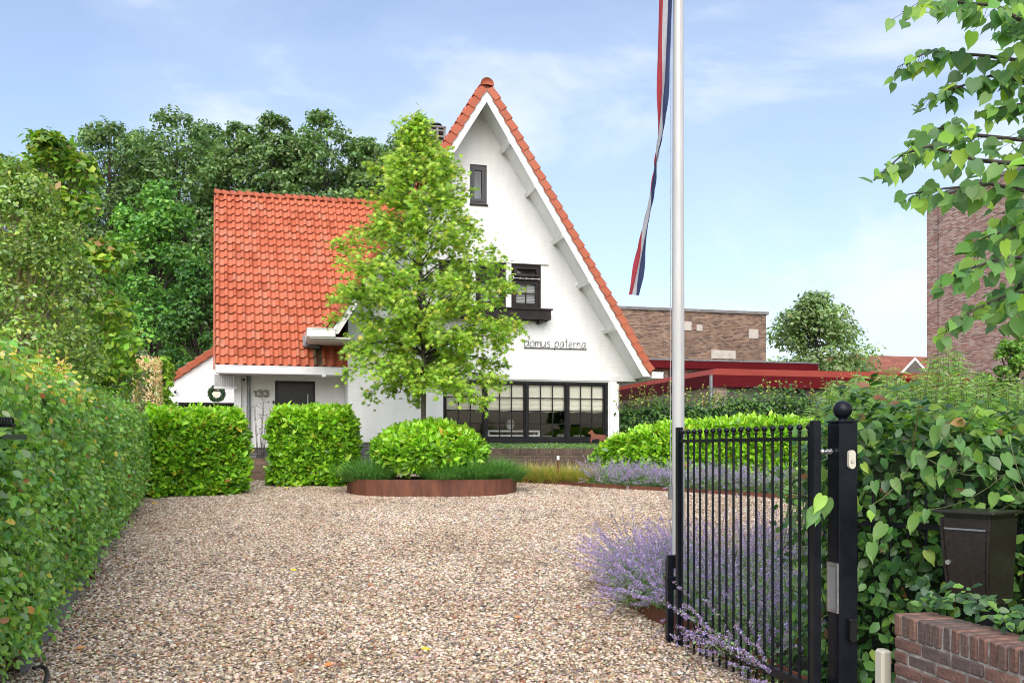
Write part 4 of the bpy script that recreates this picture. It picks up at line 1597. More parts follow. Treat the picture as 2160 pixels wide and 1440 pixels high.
# ================================================================== the street wall of single bricks
WA, WB = Vector((1.785, 4.32)), Vector((1.935, 3.62))
wd_ = (WB - WA).normalized()
wang = math.atan2(wd_.y, wd_.x)
bw = empty('brick_wall', (WA.x, WA.y, 0), wang)
tag(bw, 'low red brown brick wall with a soldier course along the street', 'wall')
M_BRK = []
for i, (c1, c2) in enumerate((((.105, .056, .044), (.20, .108, .082)), ((.09, .058, .048), (.165, .105, .086)), ((.14, .076, .056), (.24, .135, .10)), ((.075, .054, .048), (.14, .10, .085)))):
    mm_ = mat_noise('red_brown_brick_%d' % i, c1, c2, 14, .88, .7, 60, mid=(.3, .7))
    M_BRK.append(mm_)
def brick_mesh(l, h, d, mat, seed):
    g = random.Random(seed)
    m = MB()
    m.box(0, l, 0, d, 0, h, bev=.006)
    m.v = [(x + g.gauss(0, .0014), y + g.gauss(0, .0016), z + g.gauss(0, .0012)) for x, y, z in m.v]
    return m.mesh('brick', mat)
BL, BH, JT = .188, .051, .010
STR = [brick_mesh(BL, BH, .10, M_BRK[k % 4], k) for k in range(8)]
HDR = [brick_mesh(.089, BH, .10, M_BRK[k % 4], 20 + k) for k in range(4)]
RLG = [brick_mesh(.047, .10, .21, M_BRK[(k * 3) % 4], 40 + k) for k in range(8)]
ZT = .730
WLEN = 1.75
zc = ZT - .10 - JT
row = 0
while zc - BH > -.03:
    x = 0.0
    if row % 2:
        o = link('brick', random.choice(HDR), bw)
        o.location = (x, random.gauss(0, .002), zc - BH)
        x += .089 + JT
    while x < WLEN:
        o = link('brick', random.choice(STR), bw)
        o.location = (x + random.gauss(0, .001), random.gauss(0, .0022), zc - BH + random.gauss(0, .001))
        x += BL + JT
    zc -= BH + JT
    row += 1
x = 0.0
while x < WLEN:
    o = link('brick', random.choice(RLG), bw)
    o.location = (x, random.gauss(-.001, .002), ZT - .10 + random.gauss(0, .0015))
    x += .056
m = MB()
m.box(.006, WLEN - .01, .007, .205, -.02, ZT - .006)
m.build('mortar', mat_noise('pale_lime_mortar', (.16, .135, .115), (.42, .39, .36), 16, .95, .8, 60, mid=(.35, .6)), bw)

up = empty('utility_marker', (1.795, 4.47, 0), wang)
tag(up, 'ivory plastic utility post beside the end of the brick wall', 'marker post')
boxo('body', MATS['ivory_plastic'], up, -.035, .035, -.028, .028, -.02, .53, bev=.012)
boxo('foot', M_CONC, up, -.05, .05, -.04, .04, -.05, .02, bev=.006)

# ================================================================== letter box
mbp = P(2068, 1180, 4.62)
face = math.atan2(-.80, -.60) + math.pi / 2
mbx = empty('letter_box', (mbp.x, mbp.y, 0), R(-52))
tag(mbx, 'black metal letter box with flat lid in front of the hedge', 'letter box')
bz0, bz1 = P(0, 1268, 4.62).z, P(0, 1090, 4.62).z
hw = .126
prof = []
for k in range(9):
    f = k / 8
    z = bz0 + (bz1 - bz0) * f
    prof.append((-.075 - .050 * math.sin(math.pi * (.25 + f * .5)) * 1.0 - .045 * f, z))
body = MB()
L_ = [(-hw + .012 * (1 - k / 8) * 2, y, z) for k, (y, z) in enumerate(prof)]
R_ = [(hw - .012 * (1 - k / 8) * 2, y, z) for k, (y, z) in enumerate(prof)]
bk = .12
loop = [(y, z) for y, z in prof] + [(bk, bz1), (bk, bz0)]
n = len(loop)
def hwz(z): return hw - .024 * (1 - (z - bz0) / (bz1 - bz0))
va = [(-hwz(z), y, z) for y, z in loop]
vb = [(hwz(z), y, z) for y, z in loop]
body.add(va + vb, [tuple(range(n)), tuple(range(n, 2 * n))[::-1]] + [(i, n + i, n + (i + 1) % n, (i + 1) % n) for i in range(n)])
M_BOX = mat_noise('dark_bronze_steel', (.010, .008, .007), (.022, .017, .014), 60, .35, .15, 200)
body.build('body', M_BOX, mbx)
dr = MB()
for k in range(1, 7):
    y0, za = prof[k]
    y1, zb = prof[k + 1]
    w0, w1 = hwz(za) - .022, hwz(zb) - .022
    dr.add([(-w0, y0 - .004, za), (w0, y0 - .004, za), (w1, y1 - .004, zb), (-w1, y1 - .004, zb)], [(0, 1, 2, 3)])
for s_ in (-1, 1):
    for k in range(0, 8):
        y0, za = prof[k]
        y1, zb = prof[k + 1]
        w0, w1 = hwz(za), hwz(zb)
        dr.add([(s_ * w0, y0 - .006, za), (s_ * (w0 - .014), y0 - .006, za), (s_ * (w1 - .014), y1 - .006, zb), (s_ * w1, y1 - .006, zb)], [(0, 1, 2, 3)])
d_ = dr.build('door', M_BOX, mbx)
m = MB()
yy, zz = prof[4]
m.tube([(-.085, yy - .003, zz - .01), (-.085, yy - .016, zz - .01)], .012, 12)
m.build('lock', M_STEEL, d_)
boxo('slot_trim', M_ZINC, mbx, -.10, .10, prof[7][0] - .012, prof[7][0] - .004, prof[7][1] - .004, prof[7][1] + .004)
boxo('lid', M_BOX, mbx, -.15, .15, prof[8][0] - .035, bk + .02, bz1 + .022, bz1 + .036, bev=.004)
boxo('lid_riser', M_BOX, mbx, -.115, .115, prof[8][0] + .02, bk, bz1 - .001, bz1 + .022)
boxo('post', M_METAL, mbx, -.03, .03, .05, .11, -.02, bz0 + .001)

# a length of bar railing standing in the hedge
rl = empty('bar_railing', (2.02, 5.42, 0), math.atan2(-.72, .70))
tag(rl, 'black bar railing half swallowed by the beech hedge', 'railing')
for k in range(11):
    m = MB()
    m.tube([(.1 * k, 0, 0), (.1 * k, 0, 1.25)], .008, 6)
    m.build('bar', M_METAL, rl)
for z in (.25, 1.05):
    boxo('rail', M_METAL, rl, -.03, 1.05, -.012, .012, z, z + .03)

# ================================================================== left edge: spring closer, hose, stubs, kick board
sp = empty('spring_closer', (P(-60, 900, 4.6).x, 4.6, 0), 0)
tag(sp, 'black coil spring and bar reaching out of the hornbeam hedge', 'gate closer')
zc_ = P(0, 890, 4.6).z
m = MB()
pts = []
for k in range(150):
    a = 2 * math.pi * k / 10
    pts.append((.0 + k * .0014, .022 * math.cos(a), zc_ + .022 * math.sin(a)))
m.tube(pts, .0055, 6)
m.build('coil', M_METAL, sp, True)
m = MB()
z_ = P(0, 921, 4.6).z
m.box(-.1, .27, -.012, .012, z_ - .012, z_ + .012)
m.build('arm', mat_noise('dark_green_steel', (.012, .022, .014), (.03, .045, .03), 8, .5), sp)
boxo('post', M_METAL, sp, -.12, -.03, -.04, .04, -.02, zc_ + .03, bev=.003)

m = MB()
hp_ = [G(93, 1455), G(100, 1432), G(98, 1420), G(88, 1414), G(70, 1418)]
m.tube([(p.x, p.y, .03) for p in hp_], .014, 8)
tag(m.build('hose', mat_noise('black_rubber', (.01, .01, .011), (.02, .02, .021), 8, .5), None, True), 'short black hose end lying on the gravel by the hedge', 'hose')
for px, py, lb in ((264, 1107, 'rusted steel stub at the hedge foot, the farther of two'), (192, 1224, 'rusted steel stub at the hedge foot, the nearer of two')):
    g_ = G(px, py)
    st_ = empty('steel_stub', (g_.x, g_.y, g_.z), R(20))
    tag(st_, lb, 'stub', 'rusted steel stubs at the foot of the hedge')
    wpx = 14 * g_.y / FPX / 2
    m = MB()
    m.box(-wpx, wpx, -.004, .004, -.05, .17)
    m.build('plate', M_CORTEN, st_)
    m = MB()
    m.box(wpx - .003, wpx + .005, -.05, .004, -.05, .168)
    m.build('flange', M_CORTEN, st_)
hb = empty('kick_board', (0, 0, 0))
tag(hb, 'weathered grey gravel boards along the foot of the hornbeam hedge', 'edging board')
A_, B_ = G(52, 1425), G(215, 1180)
nb = 4
for k in range(nb):
    a = A_.lerp(B_, k / nb)
    b = A_.lerp(B_, (k + .985) / nb)
    m = MB()
    d2 = (b - a).normalized()
    nn = Vector((-d2.y, d2.x, 0)) * .03
    m.add([a + Vector((0, 0, -.05)), b + Vector((0, 0, -.05)), b + nn + Vector((0, 0, -.05)), a + nn + Vector((0, 0, -.05)),
           a + Vector((0, 0, .17)), b + Vector((0, 0, .17)), b + nn + Vector((0, 0, .17)), a + nn + Vector((0, 0, .17))],
          [(0, 1, 5, 4), (1, 2, 6, 5), (2, 3, 7, 6), (3, 0, 4, 7), (4, 5, 6, 7)])
    m.build('board', M_CONC, hb)

# ================================================================== small things by the house
gu0, gz0 = H.at(1241, 931, -.95)
gu1, gz1 = H.at(1278, 906, -.95)
gt_ = [(0.13, .0), (.20, .0), (.22, .14), (.40, .22), (.62, .22), (.66, .0), (.72, .0), (.74, .12), (.84, .1), (.86, .0), (.93, .0), (.95, .34), (1.0, .42), (.98, .52), (.9, .56), (.6, .60), (.40, .64), (.30, .76),
       (.26, .92), (.21, 1.0), (.19, .88), (.14, .96), (.12, .84), (.02, .76), (.0, .68), (.08, .66), (.17, .62), (.17, .45), (.15, .25)]
m = MB()
cen = H.world((gu0 + gu1) / 2, -.95, gz0)
wg, hg = gu1 - gu0, gz1 - gz0
m.prism([((x - .5) * wg * 1.05, 0, z * hg) for x, z in gt_], (0, .012, 0))
for x in (.165, .69, .895):
    m.box((x - .5) * wg - .006, (x - .5) * wg + .006, .002, .010, -.14, .01)
o = m.build('goat_figure', mat_noise('rust_red_steel', (.17, .05, .03), (.26, .085, .05), 8, .8, .3, 60))
o.location = cen
o.rotation_euler = (0, 0, TH)
tag(o, 'flat rusty steel goat figure standing before the big window', 'ornament')

lp = G(1177, 992)
pl = empty('path_light', (P(1177, 0, 18.9).x, 18.9, zg(18.9)), TH)
tag(pl, 'small rusted path light with white head among the golden grass', 'garden light')
zt_ = P(0, 961, 18.9).z - zg(18.9)
boxo('post', M_CORTEN, pl, -.022, .022, -.022, .022, -.05, zt_ - .085)
boxo('head', M_WHITE, pl, -.024, .024, -.024, .024, zt_ - .084, zt_, bev=.004)

def camera_thing(px, py, v, label):
    u, z = H.at(px, py, v)
    t = empty('security_camera', H.world(u, v, z), TH)
    tag(t, label, 'camera', 'white security cameras')
    m = MB()
    m.lathe([(.02, .05), (.05, .05), (.05, .075), (.02, .08)], n=12)
    m.build('mount', M_WHITE, t)
    m = MB()
    m.tube([(0, .06, .015), (0, -.07, -.01)], .042, 14)
    m.build('housing', M_WHITE, t, False)
    m = MB()
    m.tube([(0, -.0705, -.01), (0, -.078, -.012)], .033, 14)
    m.build('lens', M_BLACK, t)
camera_thing(514.5, 800, DV - .15, 'white security camera under the gutter beside the door')
camera_thing(370, 826, GV - .12, 'white security camera on the garage annex wall')

# lantern and wreath in front of the garage
LV = 3.4
lu, lz = H.at(457, 830, LV)
wr = empty('wreath', H.world(lu, LV, lz), TH)
tag(wr, 'round evergreen wreath hanging before the white garage wall', 'wreath')
ring = H.at(476, 830, LV)[0] - lu - .055
n = 1500
a = rng.uniform(0, 6.283, n)
b = rng.uniform(0, 6.283, n)
rr = .05 * np.sqrt(rng.uniform(.3, 1, n))
Pn = np.stack([(ring + rr * np.cos(b)) * np.cos(a), rr * np.sin(b), (ring + rr * np.cos(b)) * np.sin(a)], -1)
Nn = unit(np.stack([np.cos(b) * np.cos(a), np.sin(b), np.cos(b) * np.sin(a)], -1) + .5 * rand_dirs(n))
leaves('foliage', Pn, Nn, rand_dirs(n), rng.uniform(.035, .055, n), T_SMALL, palette(n, [(.02, .06, .02), (.04, .09, .03), (.03, .05, .015)], [3, 2, 1]), M_LEAF, wr)
m = MB()
m.tube([(0, 0, ring), (0, -.01, ring + .14)], .006, 5)
m.build('hanger', M_METAL, wr)
ln = empty('hanging_lantern', H.world(lu, LV - .12, lz), TH)
tag(ln, 'lit black lantern with amber glass hanging before the wreath', 'lamp')
m = MB()
m.tube([(0, 0, .24), (0, 0, .09)], .006, 6)
m.lathe([(.088, .045), (.092, .055), (.04, .08), (.012, .09)], n=12)
m.build('hood', M_METAL, ln)
m = MB()
m.lathe([(.024, -.08), (.05, -.055), (.068, -.01), (.08, .044)], n=12)
lm, lt, lb_, LL = nodes_of('amber_glass')
lb_.inputs['Base Color'].default_value = (.55, .36, .24, 1)
lb_.inputs['Roughness'].default_value = .3
lb_.inputs['Emission Color'].default_value = (1, .62, .36, 1)
lb_.inputs['Emission Strength'].default_value = .45
m.build('shade', lm, ln, True)
m = MB()
m.ball((.01, -.07, .005), .015, 10, 6)
bm_, bt_, bb_, BL2 = nodes_of('lit_bulb')
bb_.inputs['Emission Color'].default_value = (1, .9, .7, 1)
bb_.inputs['Emission Strength'].default_value = 6
m.build('bulb', bm_, ln, True)

# ================================================================== neighbours
M_BRWN = mat_brick('brown_multi_brick', [(.06, .032, .024), (.14, .070, .045), (.21, .115, .070), (.26, .155, .095), (.30, .20, .13)], (.24, .19, .15), bw=.24, bh=.078, ms=.012, stain=.35)
M_PINK = mat_brick('pink_red_brick', [(.15, .09, .08), (.29, .12, .085), (.36, .20, .15), (.42, .30, .24), (.48, .38, .32)], (.43, .37, .32), bw=.23, bh=.066, ms=.010, stain=.25)
M_PINK2 = mat_brick('weathered_pink_brick', [(.18, .11, .09), (.28, .18, .14), (.36, .26, .21)], (.30, .26, .22), bw=.24, bh=.07, stain=.25)
M_RED = mat_noise('oxblood_cladding', (.078, .005, .008), (.098, .007, .010), 1.2, .6, spec=.08)
M_REDTOP = mat_noise('sky_lit_red_cladding', (.21, .032, .019), (.25, .041, .024), 1.0, .6, spec=.1)  # fascia red lightened to orange: sky light on the slope put into colour
M_CAP = mat_noise('grey_coping', (.13, .125, .12), (.22, .21, .20), 3, .8)
M_STONE = mat_noise('pale_stone_block', (.40, .36, .31), (.50, .46, .41), 4, .9, .3, 20)

BZ = 0.9
F1 = Frame(48.0, BZ)
b1 = empty('brick_hall', (0, 48, BZ), TH)
tag(b1, 'tall flat roofed brown brick hall behind the red trimmed building', 'building')
ua, zt = F1.at(1220, 647, 0)
ub, _ = F1.at(1616, 660, 0)
_, zt = F1.at(1616, 664, 0)
m = MB()
m.box(ua, ub, 0, 14, -1, zt)
m.build('wall', M_BRWN, b1)
m = MB()
m.box(ua - .1, ub + .12, -.1, 14, zt + .003, zt + .16)
m.build('coping', M_CAP, b1)
for x0, x1, y0, y1 in ((1438, 1458, 678, 697), (1469, 1481, 685, 698), (1579, 1599, 694, 714), (1500, 1551, 738, 757)):
    a, z1_ = F1.at(x0, y0, 0)
    b, z0_ = F1.at(x1, y1, 0)
    boxo('stone_block', M_STONE, b1, a, b, -.04, .002, z0_, z1_)

F2 = Frame(41.0, BZ)
b2 = empty('red_roofed_block', (0, 41, BZ), TH)
tag(b2, 'upper flat block with dark red fascia and zinc edge before the hall', 'building')
ua, _ = F2.at(1340, 760, 0)
ub, z1_ = F2.at(1726, 765, 0)
_, z0_ = F2.at(1726, 783, 0)
m = MB()
m.box(ua, ub, 0, 5, z0_, z1_ - .06)
m.build('fascia', M_RED, b2)
m = MB()
m.box(ua - .03, ub + .03, -.03, 5, z1_ - .058, z1_ + .02)
m.build('edge_trim', M_ZINC, b2)
m = MB()
m.box(ua + .3, ub - .3, .4, 4.6, -1, z0_ - .002)
m.build('wall', M_PINK2, b2)
m = MB()
for k in range(4):
    x = ua + .8 + k * 1.0
    m.box(x, x + .8, .36, .398, z0_ - 1.0, z0_ - .1)
m.build('window_band', M_GLASSD, b2)

F3 = Frame(32.0, BZ)
cu_, _ = F3.at(1497, 800, 0)
b3 = empty('red_trimmed_building', F3.world(cu_, 0, 0), TH)
tag(b3, 'low brick building with broad dark red fascia and sky-lit orange flashing', 'building')
_, z1_ = F3.at(1497, 790, 0)
_, z0_ = F3.at(1497, 815, 0)
_, zt2 = F3.at(1497, 777, 0)
ur = F3.at(1765, 800, 0)[0] - cu_
m = MB()
m.box(0, ur + 6, 0, 12, z0_, z1_)
m.build('fascia', M_RED, b3)
m = MB()
top_in = .55
m.add([(0, 0, z1_ + .003), (ur + 6, 0, z1_ + .003), (ur + 6, top_in, zt2 + .06), (top_in, top_in, zt2 + .06), (top_in, 12, zt2 + .06), (0, 12, z1_ + .003)], [(0, 1, 2, 3), (0, 3, 4, 5)])
m.quad((top_in, top_in, zt2 + .06), (ur + 6, top_in, zt2 + .06), (ur + 6, 12, zt2 + .06), (top_in, 12, zt2 + .06))
m.build('topslope', M_REDTOP, b3)
m = MB()
m.box(.12, .75, .12, 11.8, -1, z0_ - .002)
m.build('wall', M_PINK2, b3)
m = MB()
m.box(.76, ur + 5.8, .5, 11.7, -1, z0_ - .004)
m.build('recessed_wall', mat_noise('grey_panel', (.14, .125, .115), (.2, .18, .165), 2, .8), b3)
m = MB()
m.box(ur * .62, ur * .80, .45, .497, .3, z0_ - .05)
m.build('doorway', M_BLACK, b3)
m = MB()
m.tube([(.02, -.07, -.5), (.02, -.07, z1_ - .02)], .07, 10)
m.build('downpipe', M_ZINC, b3, True)
for k in range(1, 5):
    x = k * 1.55
    boxo('fascia_joint', M_BLACK, b3, x, x + .006, -.003, -.001, z0_, z1_)

# tall brick block at the right
dv = Vector((-.335, .942))
cpt = P(1955, 0, 40.0)
b4 = empty('tall_brick_block', (cpt.x, cpt.y, .9), math.atan2(-dv.y, -dv.x))
tag(b4, 'tall windowless pink red brick block at the edge of the street', 'building')
zt = P(1955, 424, 40.0).z - .9
m = MB()
m.box(0, 26, 0, 14, -1, zt)
m.build('wall', M_PINK, b4)
m = MB()
m.box(-.08, 26, -.08, 14, zt + .003, zt + .14)
m.build('coping', M_CAP, b4)
m = MB()
m.box(.62, .65, -.006, -.001, -1, zt)
m.build('movement_joint', M_BLACK, b4)

# far cottage roof
F5 = Frame(58.0, BZ)
ua, z0_ = F5.at(1745, 792, 0)
ub, z1_ = F5.at(1945, 752, 4)
b5 = empty('far_cottage', F5.world(ua, 0, 0), TH)
tag(b5, 'far cottage with red tiled roof and white gable trim', 'house')
wu = ub - ua
zg_ = F5.at(1935, 752, 3)[1]
m = MB()
m.box(0, wu + 1.5, 0, 6, -2, z0_ - .05)
m.build('wall', M_PINK2, b5)
M_FARTILE = mat_brick('far_red_pantiles', [(.30, .09, .05), (.36, .12, .07), (.26, .08, .05)], (.12, .05, .035), bw=.22, bh=.2, ms=.02, stain=.3)
m = MB()
m.add([(-.3, -.3, z0_), (wu + 1.2, -.3, z0_), (wu + .4, 3, zg_), (1.6, 3, zg_), (-.3, 6.3, z0_), (wu + 1.2, 6.3, z0_)], [(0, 1, 2, 3), (4, 3, 2, 5), (0, 3, 4)])
m.build('roof', M_FARTILE, b5)
gx, gz_ = F5.at(1935, 758, -.6)
gx -= ua
m = MB()
m.add([(gx - 1.35, -.35, z0_ - .1), (gx + 1.35, -.35, z0_ - .1), (gx, -.35, gz_)], [(0, 1, 2)])
m.build('gable', mat_noise('dark_gable', (.10, .085, .075), (.15, .13, .11), 3, .9), b5)
m = MB()
for s_ in (-1, 1):
    m.prism([(gx + s_ * 1.5, -.38, z0_ - .2), (gx + s_ * 1.7, -.38, z0_ - .2), (gx, -.38, gz_ + .18), (gx, -.38, gz_ - .02)], (0, .04, 0))
m.build('gable_trim', M_WHITE, b5)

# ================================================================== planting: builders
def shell(path, zb, zt, thick, nf, ntop, rough=.05, wob=.06, g=rng, freq=2.2):
    """Points and outward normals on a hedge's face (path runs with the face on its right) and top."""
    path = np.array(path, dtype=float)
    seg = path[1:] - path[:-1]
    ln = np.linalg.norm(seg, axis=1)
    cum = np.concatenate([[0], np.cumsum(ln)])
    zb_f = zb if callable(zb) else (lambda s, p: np.full(len(s), zb))
    zt_f = zt if callable(zt) else (lambda s, p: np.full(len(s), zt))
    def take(n):
        s = g.uniform(0, cum[-1], n)
        i = np.clip(np.searchsorted(cum, s) - 1, 0, len(seg) - 1)
        t = ((s - cum[i]) / ln[i])[:, None]
        p = path[i] + seg[i] * t
        d = seg[i] / ln[i][:, None]
        return s, p, np.stack([d[:, 1], -d[:, 0]], -1)
    s, p, nrm = take(nf)
    a, b = zb_f(s, p), zt_f(s, p)
    z = a + (b - a) * g.uniform(0, 1, nf)
    off = g.normal(0, rough, nf) + wob * (np.sin(s * freq + z * 1.7) * .5 + np.sin(s * 5.1 * freq / 2.2 - z * 4.3) * .5)
    edge = np.clip((b - z) / .25, 0, 1)
    off = off - .07 * (1 - edge) ** 2
    Pf = np.concatenate([p + nrm * off[:, None], z[:, None]], 1)
    Nf = np.concatenate([nrm, (1 - edge)[:, None] * .8], 1)
    s, p, nrm = take(ntop)
    b = zt_f(s, p)
    dep = g.uniform(0, thick, ntop)
    Pt = np.concatenate([p - nrm * dep[:, None], (b + g.normal(0, rough, ntop) + wob * np.sin(s * 3.1 + dep * 4))[:, None]], 1)
    Nt = np.tile(np.array([[0, 0, 1.0]]), (ntop, 1)) + np.concatenate([nrm * .35, np.zeros((ntop, 1))], 1)
    return np.concatenate([Pf, Pt]), unit(np.concatenate([Nf, Nt])), np.concatenate([np.zeros(nf), np.ones(ntop)])

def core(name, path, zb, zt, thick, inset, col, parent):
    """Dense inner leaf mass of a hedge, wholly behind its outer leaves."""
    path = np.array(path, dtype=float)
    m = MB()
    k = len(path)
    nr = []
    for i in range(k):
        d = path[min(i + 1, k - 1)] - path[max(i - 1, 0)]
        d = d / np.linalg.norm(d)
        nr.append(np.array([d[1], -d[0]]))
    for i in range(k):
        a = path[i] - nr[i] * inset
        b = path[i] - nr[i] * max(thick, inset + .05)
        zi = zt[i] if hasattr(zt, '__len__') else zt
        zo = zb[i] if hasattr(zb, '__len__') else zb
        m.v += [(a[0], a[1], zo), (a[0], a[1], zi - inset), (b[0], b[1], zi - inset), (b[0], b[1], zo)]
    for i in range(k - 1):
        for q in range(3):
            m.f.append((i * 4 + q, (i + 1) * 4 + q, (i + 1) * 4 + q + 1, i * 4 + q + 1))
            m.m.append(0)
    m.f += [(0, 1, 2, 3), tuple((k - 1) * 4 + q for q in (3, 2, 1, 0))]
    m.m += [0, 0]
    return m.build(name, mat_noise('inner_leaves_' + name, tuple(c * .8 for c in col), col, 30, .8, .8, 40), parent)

def shoots(Pn, N, per, ll, spread=.9, up=.7, jit=.5, g=rng, lenj=.25):
    """Leafy shoots: whorls of leaves round an axis that leans out and up."""
    n = len(Pn)
    ax = unit(N * .7 + np.array([0, 0, up]) + jit * rand_dirs(n, g))
    t1 = unit(np.cross(ax, rand_dirs(n, g)))
    t2 = np.cross(ax, t1)
    PP, NN, DD, SS = [], [], [], []
    for k in range(per):
        a = 2.4 * k + g.uniform(0, .8, n)
        rad = t1 * np.cos(a)[:, None] + t2 * np.sin(a)[:, None]
        f = k / max(per - 1, 1)
        d = unit(ax * (.25 + .75 * f) + rad * spread * (1.1 - .6 * f) + .15 * rand_dirs(n, g))
        PP.append(Pn + ax * (ll * .55 * f))
        DD.append(d)
        NN.append(unit(np.cross(np.cross(d, ax), d) * 1.0 + .2 * rand_dirs(n, g)) if False else unit(ax - d * (ax * d).sum(-1, keepdims=True) + .25 * rand_dirs(n, g)))
        SS.append(ll * (1 + lenj * g.normal(size=n)).clip(.5, 1.5) * (1 - .25 * (f > .8)))
    return np.concatenate(PP), np.concatenate(NN), np.concatenate(DD), np.concatenate(SS)

def plant(name, label, cat, loc, group=None):
    e_ = empty(name, loc)
    return tag(e_, label, cat, group)

def rel(Pn, loc):
    return Pn - np.array(loc)[None]

LAUREL = [(.145, .29, .016), (.195, .345, .020), (.095, .21, .014), (.055, .135, .011), (.24, .37, .03), (.30, .13, .02), (.33, .26, .03)]
def laurel_box(label, path, ztop, thick, nf, ntop, ll, wts, topw, loc, closed_base=0.0, spread=.9):
    e_ = plant('laurel_hedge', label, 'hedge', loc)
    Pn, N, top_ = shell(path, lambda s, p: zga(p[:, 1]) + .03, ztop, thick, nf, ntop, .045, .05)
    PP, NN, DD, SS = shoots(Pn, N, 6, ll)
    n0 = len(Pn)
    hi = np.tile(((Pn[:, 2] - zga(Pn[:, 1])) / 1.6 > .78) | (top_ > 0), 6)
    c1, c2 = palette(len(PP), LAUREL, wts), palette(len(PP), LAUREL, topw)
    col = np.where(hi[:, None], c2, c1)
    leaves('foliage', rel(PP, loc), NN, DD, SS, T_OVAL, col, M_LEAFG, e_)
    zt_ = [float(ztop(np.array([0.]), np.array([p]))[0]) if callable(ztop) else ztop for p in path]
    pr = [(p[0] - loc[0], p[1] - loc[1]) for p in path]
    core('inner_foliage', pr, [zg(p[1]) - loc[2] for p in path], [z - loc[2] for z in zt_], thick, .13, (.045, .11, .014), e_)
    return e_

# --- hornbeam hedge along the left
ha, hb_ = G(60, 1400), G(297, 1052)
hd = (hb_ - ha).normalized()
h0 = ha - hd * 2.6
hpath = [hb_.xy, h0.xy][::-1]
# travel from near to far keeps the drive on the right-hand side
hpath = [(h0.x, h0.y), (ha.x, ha.y), ((ha.x + hb_.x) / 2, (ha.y + hb_.y) / 2), (hb_.x, hb_.y)]
HT = 2.13
loc = (ha.x, ha.y, 0)
hedge = plant('hornbeam_hedge', 'long clipped hornbeam hedge with yellowing tops along the driveway', 'hedge', loc)
hend = (h0.x - hd.y * .95, h0.y + hd.x * .95)          # the hedge's street end is leafy too
Pn, N, top_ = shell([hend] + hpath, lambda s, p: zga(p[:, 1]) + .17, lambda s, p: HT + .03 * np.sin(s * 1.3), 1.0, 38000, 6000, .07, .08)
n = len(Pn)
NN = unit(N * .75 + np.array([0, 0, .45]) + .80 * rand_dirs(n))
DD = unit(N * .3 + np.array([0, 0, -.35]) + rand_dirs(n))
HB = [(.125, .245, .052), (.165, .305, .060), (.075, .170, .045), (.22, .36, .075), (.20, .27, .14), (.35, .33, .05), (.42, .22, .06), (.22, .09, .04)]
col = palette(n, HB, [28, 26, 20, 14, 7, 2.5, .4, .5])
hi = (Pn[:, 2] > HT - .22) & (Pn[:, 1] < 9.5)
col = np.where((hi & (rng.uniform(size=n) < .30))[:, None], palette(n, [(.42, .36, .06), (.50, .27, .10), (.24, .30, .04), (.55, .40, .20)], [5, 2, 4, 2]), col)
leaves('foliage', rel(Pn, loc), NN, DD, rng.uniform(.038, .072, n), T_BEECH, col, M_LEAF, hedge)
hpath[0] = (h0.x + hd.x * .16, h0.y + hd.y * .16)
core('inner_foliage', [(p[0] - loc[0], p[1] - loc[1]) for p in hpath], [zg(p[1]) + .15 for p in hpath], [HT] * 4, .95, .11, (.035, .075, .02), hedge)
# upright unclipped twigs on its near top
m = MB()
tp, tn = [], []
for k in range(150):
    s = random.random()
    q = Vector(hpath[0]).lerp(Vector(hpath[2]), s ** 1.2 * .8)
    nrm = Vector((hd.y, -hd.x))
    q = q - nrm * random.uniform(.02, .8)
    h_ = random.uniform(.06, .20) * (1 if q.y > 6.5 else 1.25)
    base = Vector((q.x, q.y, HT - .05))
    tip = base + Vector((random.gauss(0, .04), random.gauss(0, .04), h_ + .05))
    m.tube([base - Vector(loc), tip - Vector(loc)], [.003, .0015], 4)
    for j in range(8):
        f = (j + 1) / 8
        tp.append(base.lerp(tip, f))
tag(m.build('twigs', M_TWIG, hedge), kind='stuff')
tp = np.array(tp)
n = len(tp)
leaves('shoot_leaves', rel(tp, loc), unit(np.array([0, -.3, .7]) + .7 * rand_dirs(n)), unit(np.array([0, 0, .4]) + rand_dirs(n)), rng.uniform(.03, .065, n), T_BEECH,
       palette(n, [(.44, .36, .07), (.52, .28, .11), (.25, .30, .04), (.58, .42, .22), (.4, .14, .07)], [5, 3, 3, 2, 1]), M_LEAFN, hedge)

# --- two blocks of cherry laurel
def world_box(px0, px1, pyb0, pyb1, depth):
    a, b = G(px0, pyb0), G(px1, pyb1)
    d = (b - a).normalized()
    nb = Vector((-d.y, d.x, 0)) * depth
    return [(a + nb).xy[:], a.xy[:], b.xy[:], (b + nb).xy[:]], a, b
pth, a, b = world_box(318, 506, 1051, 1043, .95)
zt1 = P(0, 882, a.y).z
laurel_box('broad cherry laurel block beside the hornbeam hedge', pth, zt1, .9, 2300, 520, .135, [22, 14, 24, 22, 5, 1.2, 1.2], [25, 35, 8, 3, 25, .3, 1], (a.x, a.y, zg(a.y)))
pth, a, b = world_box(579, 730, 1027, 1026, 1.0)
zt2 = P(0, 876, a.y).z
laurel_box('tall cherry laurel block in front of the entrance wing', pth, zt2, .95, 2300, 520, .135, [26, 18, 22, 18, 6, .6, .6], [25, 35, 8, 3, 25, .3, 1], (a.x, a.y, zg(a.y)))

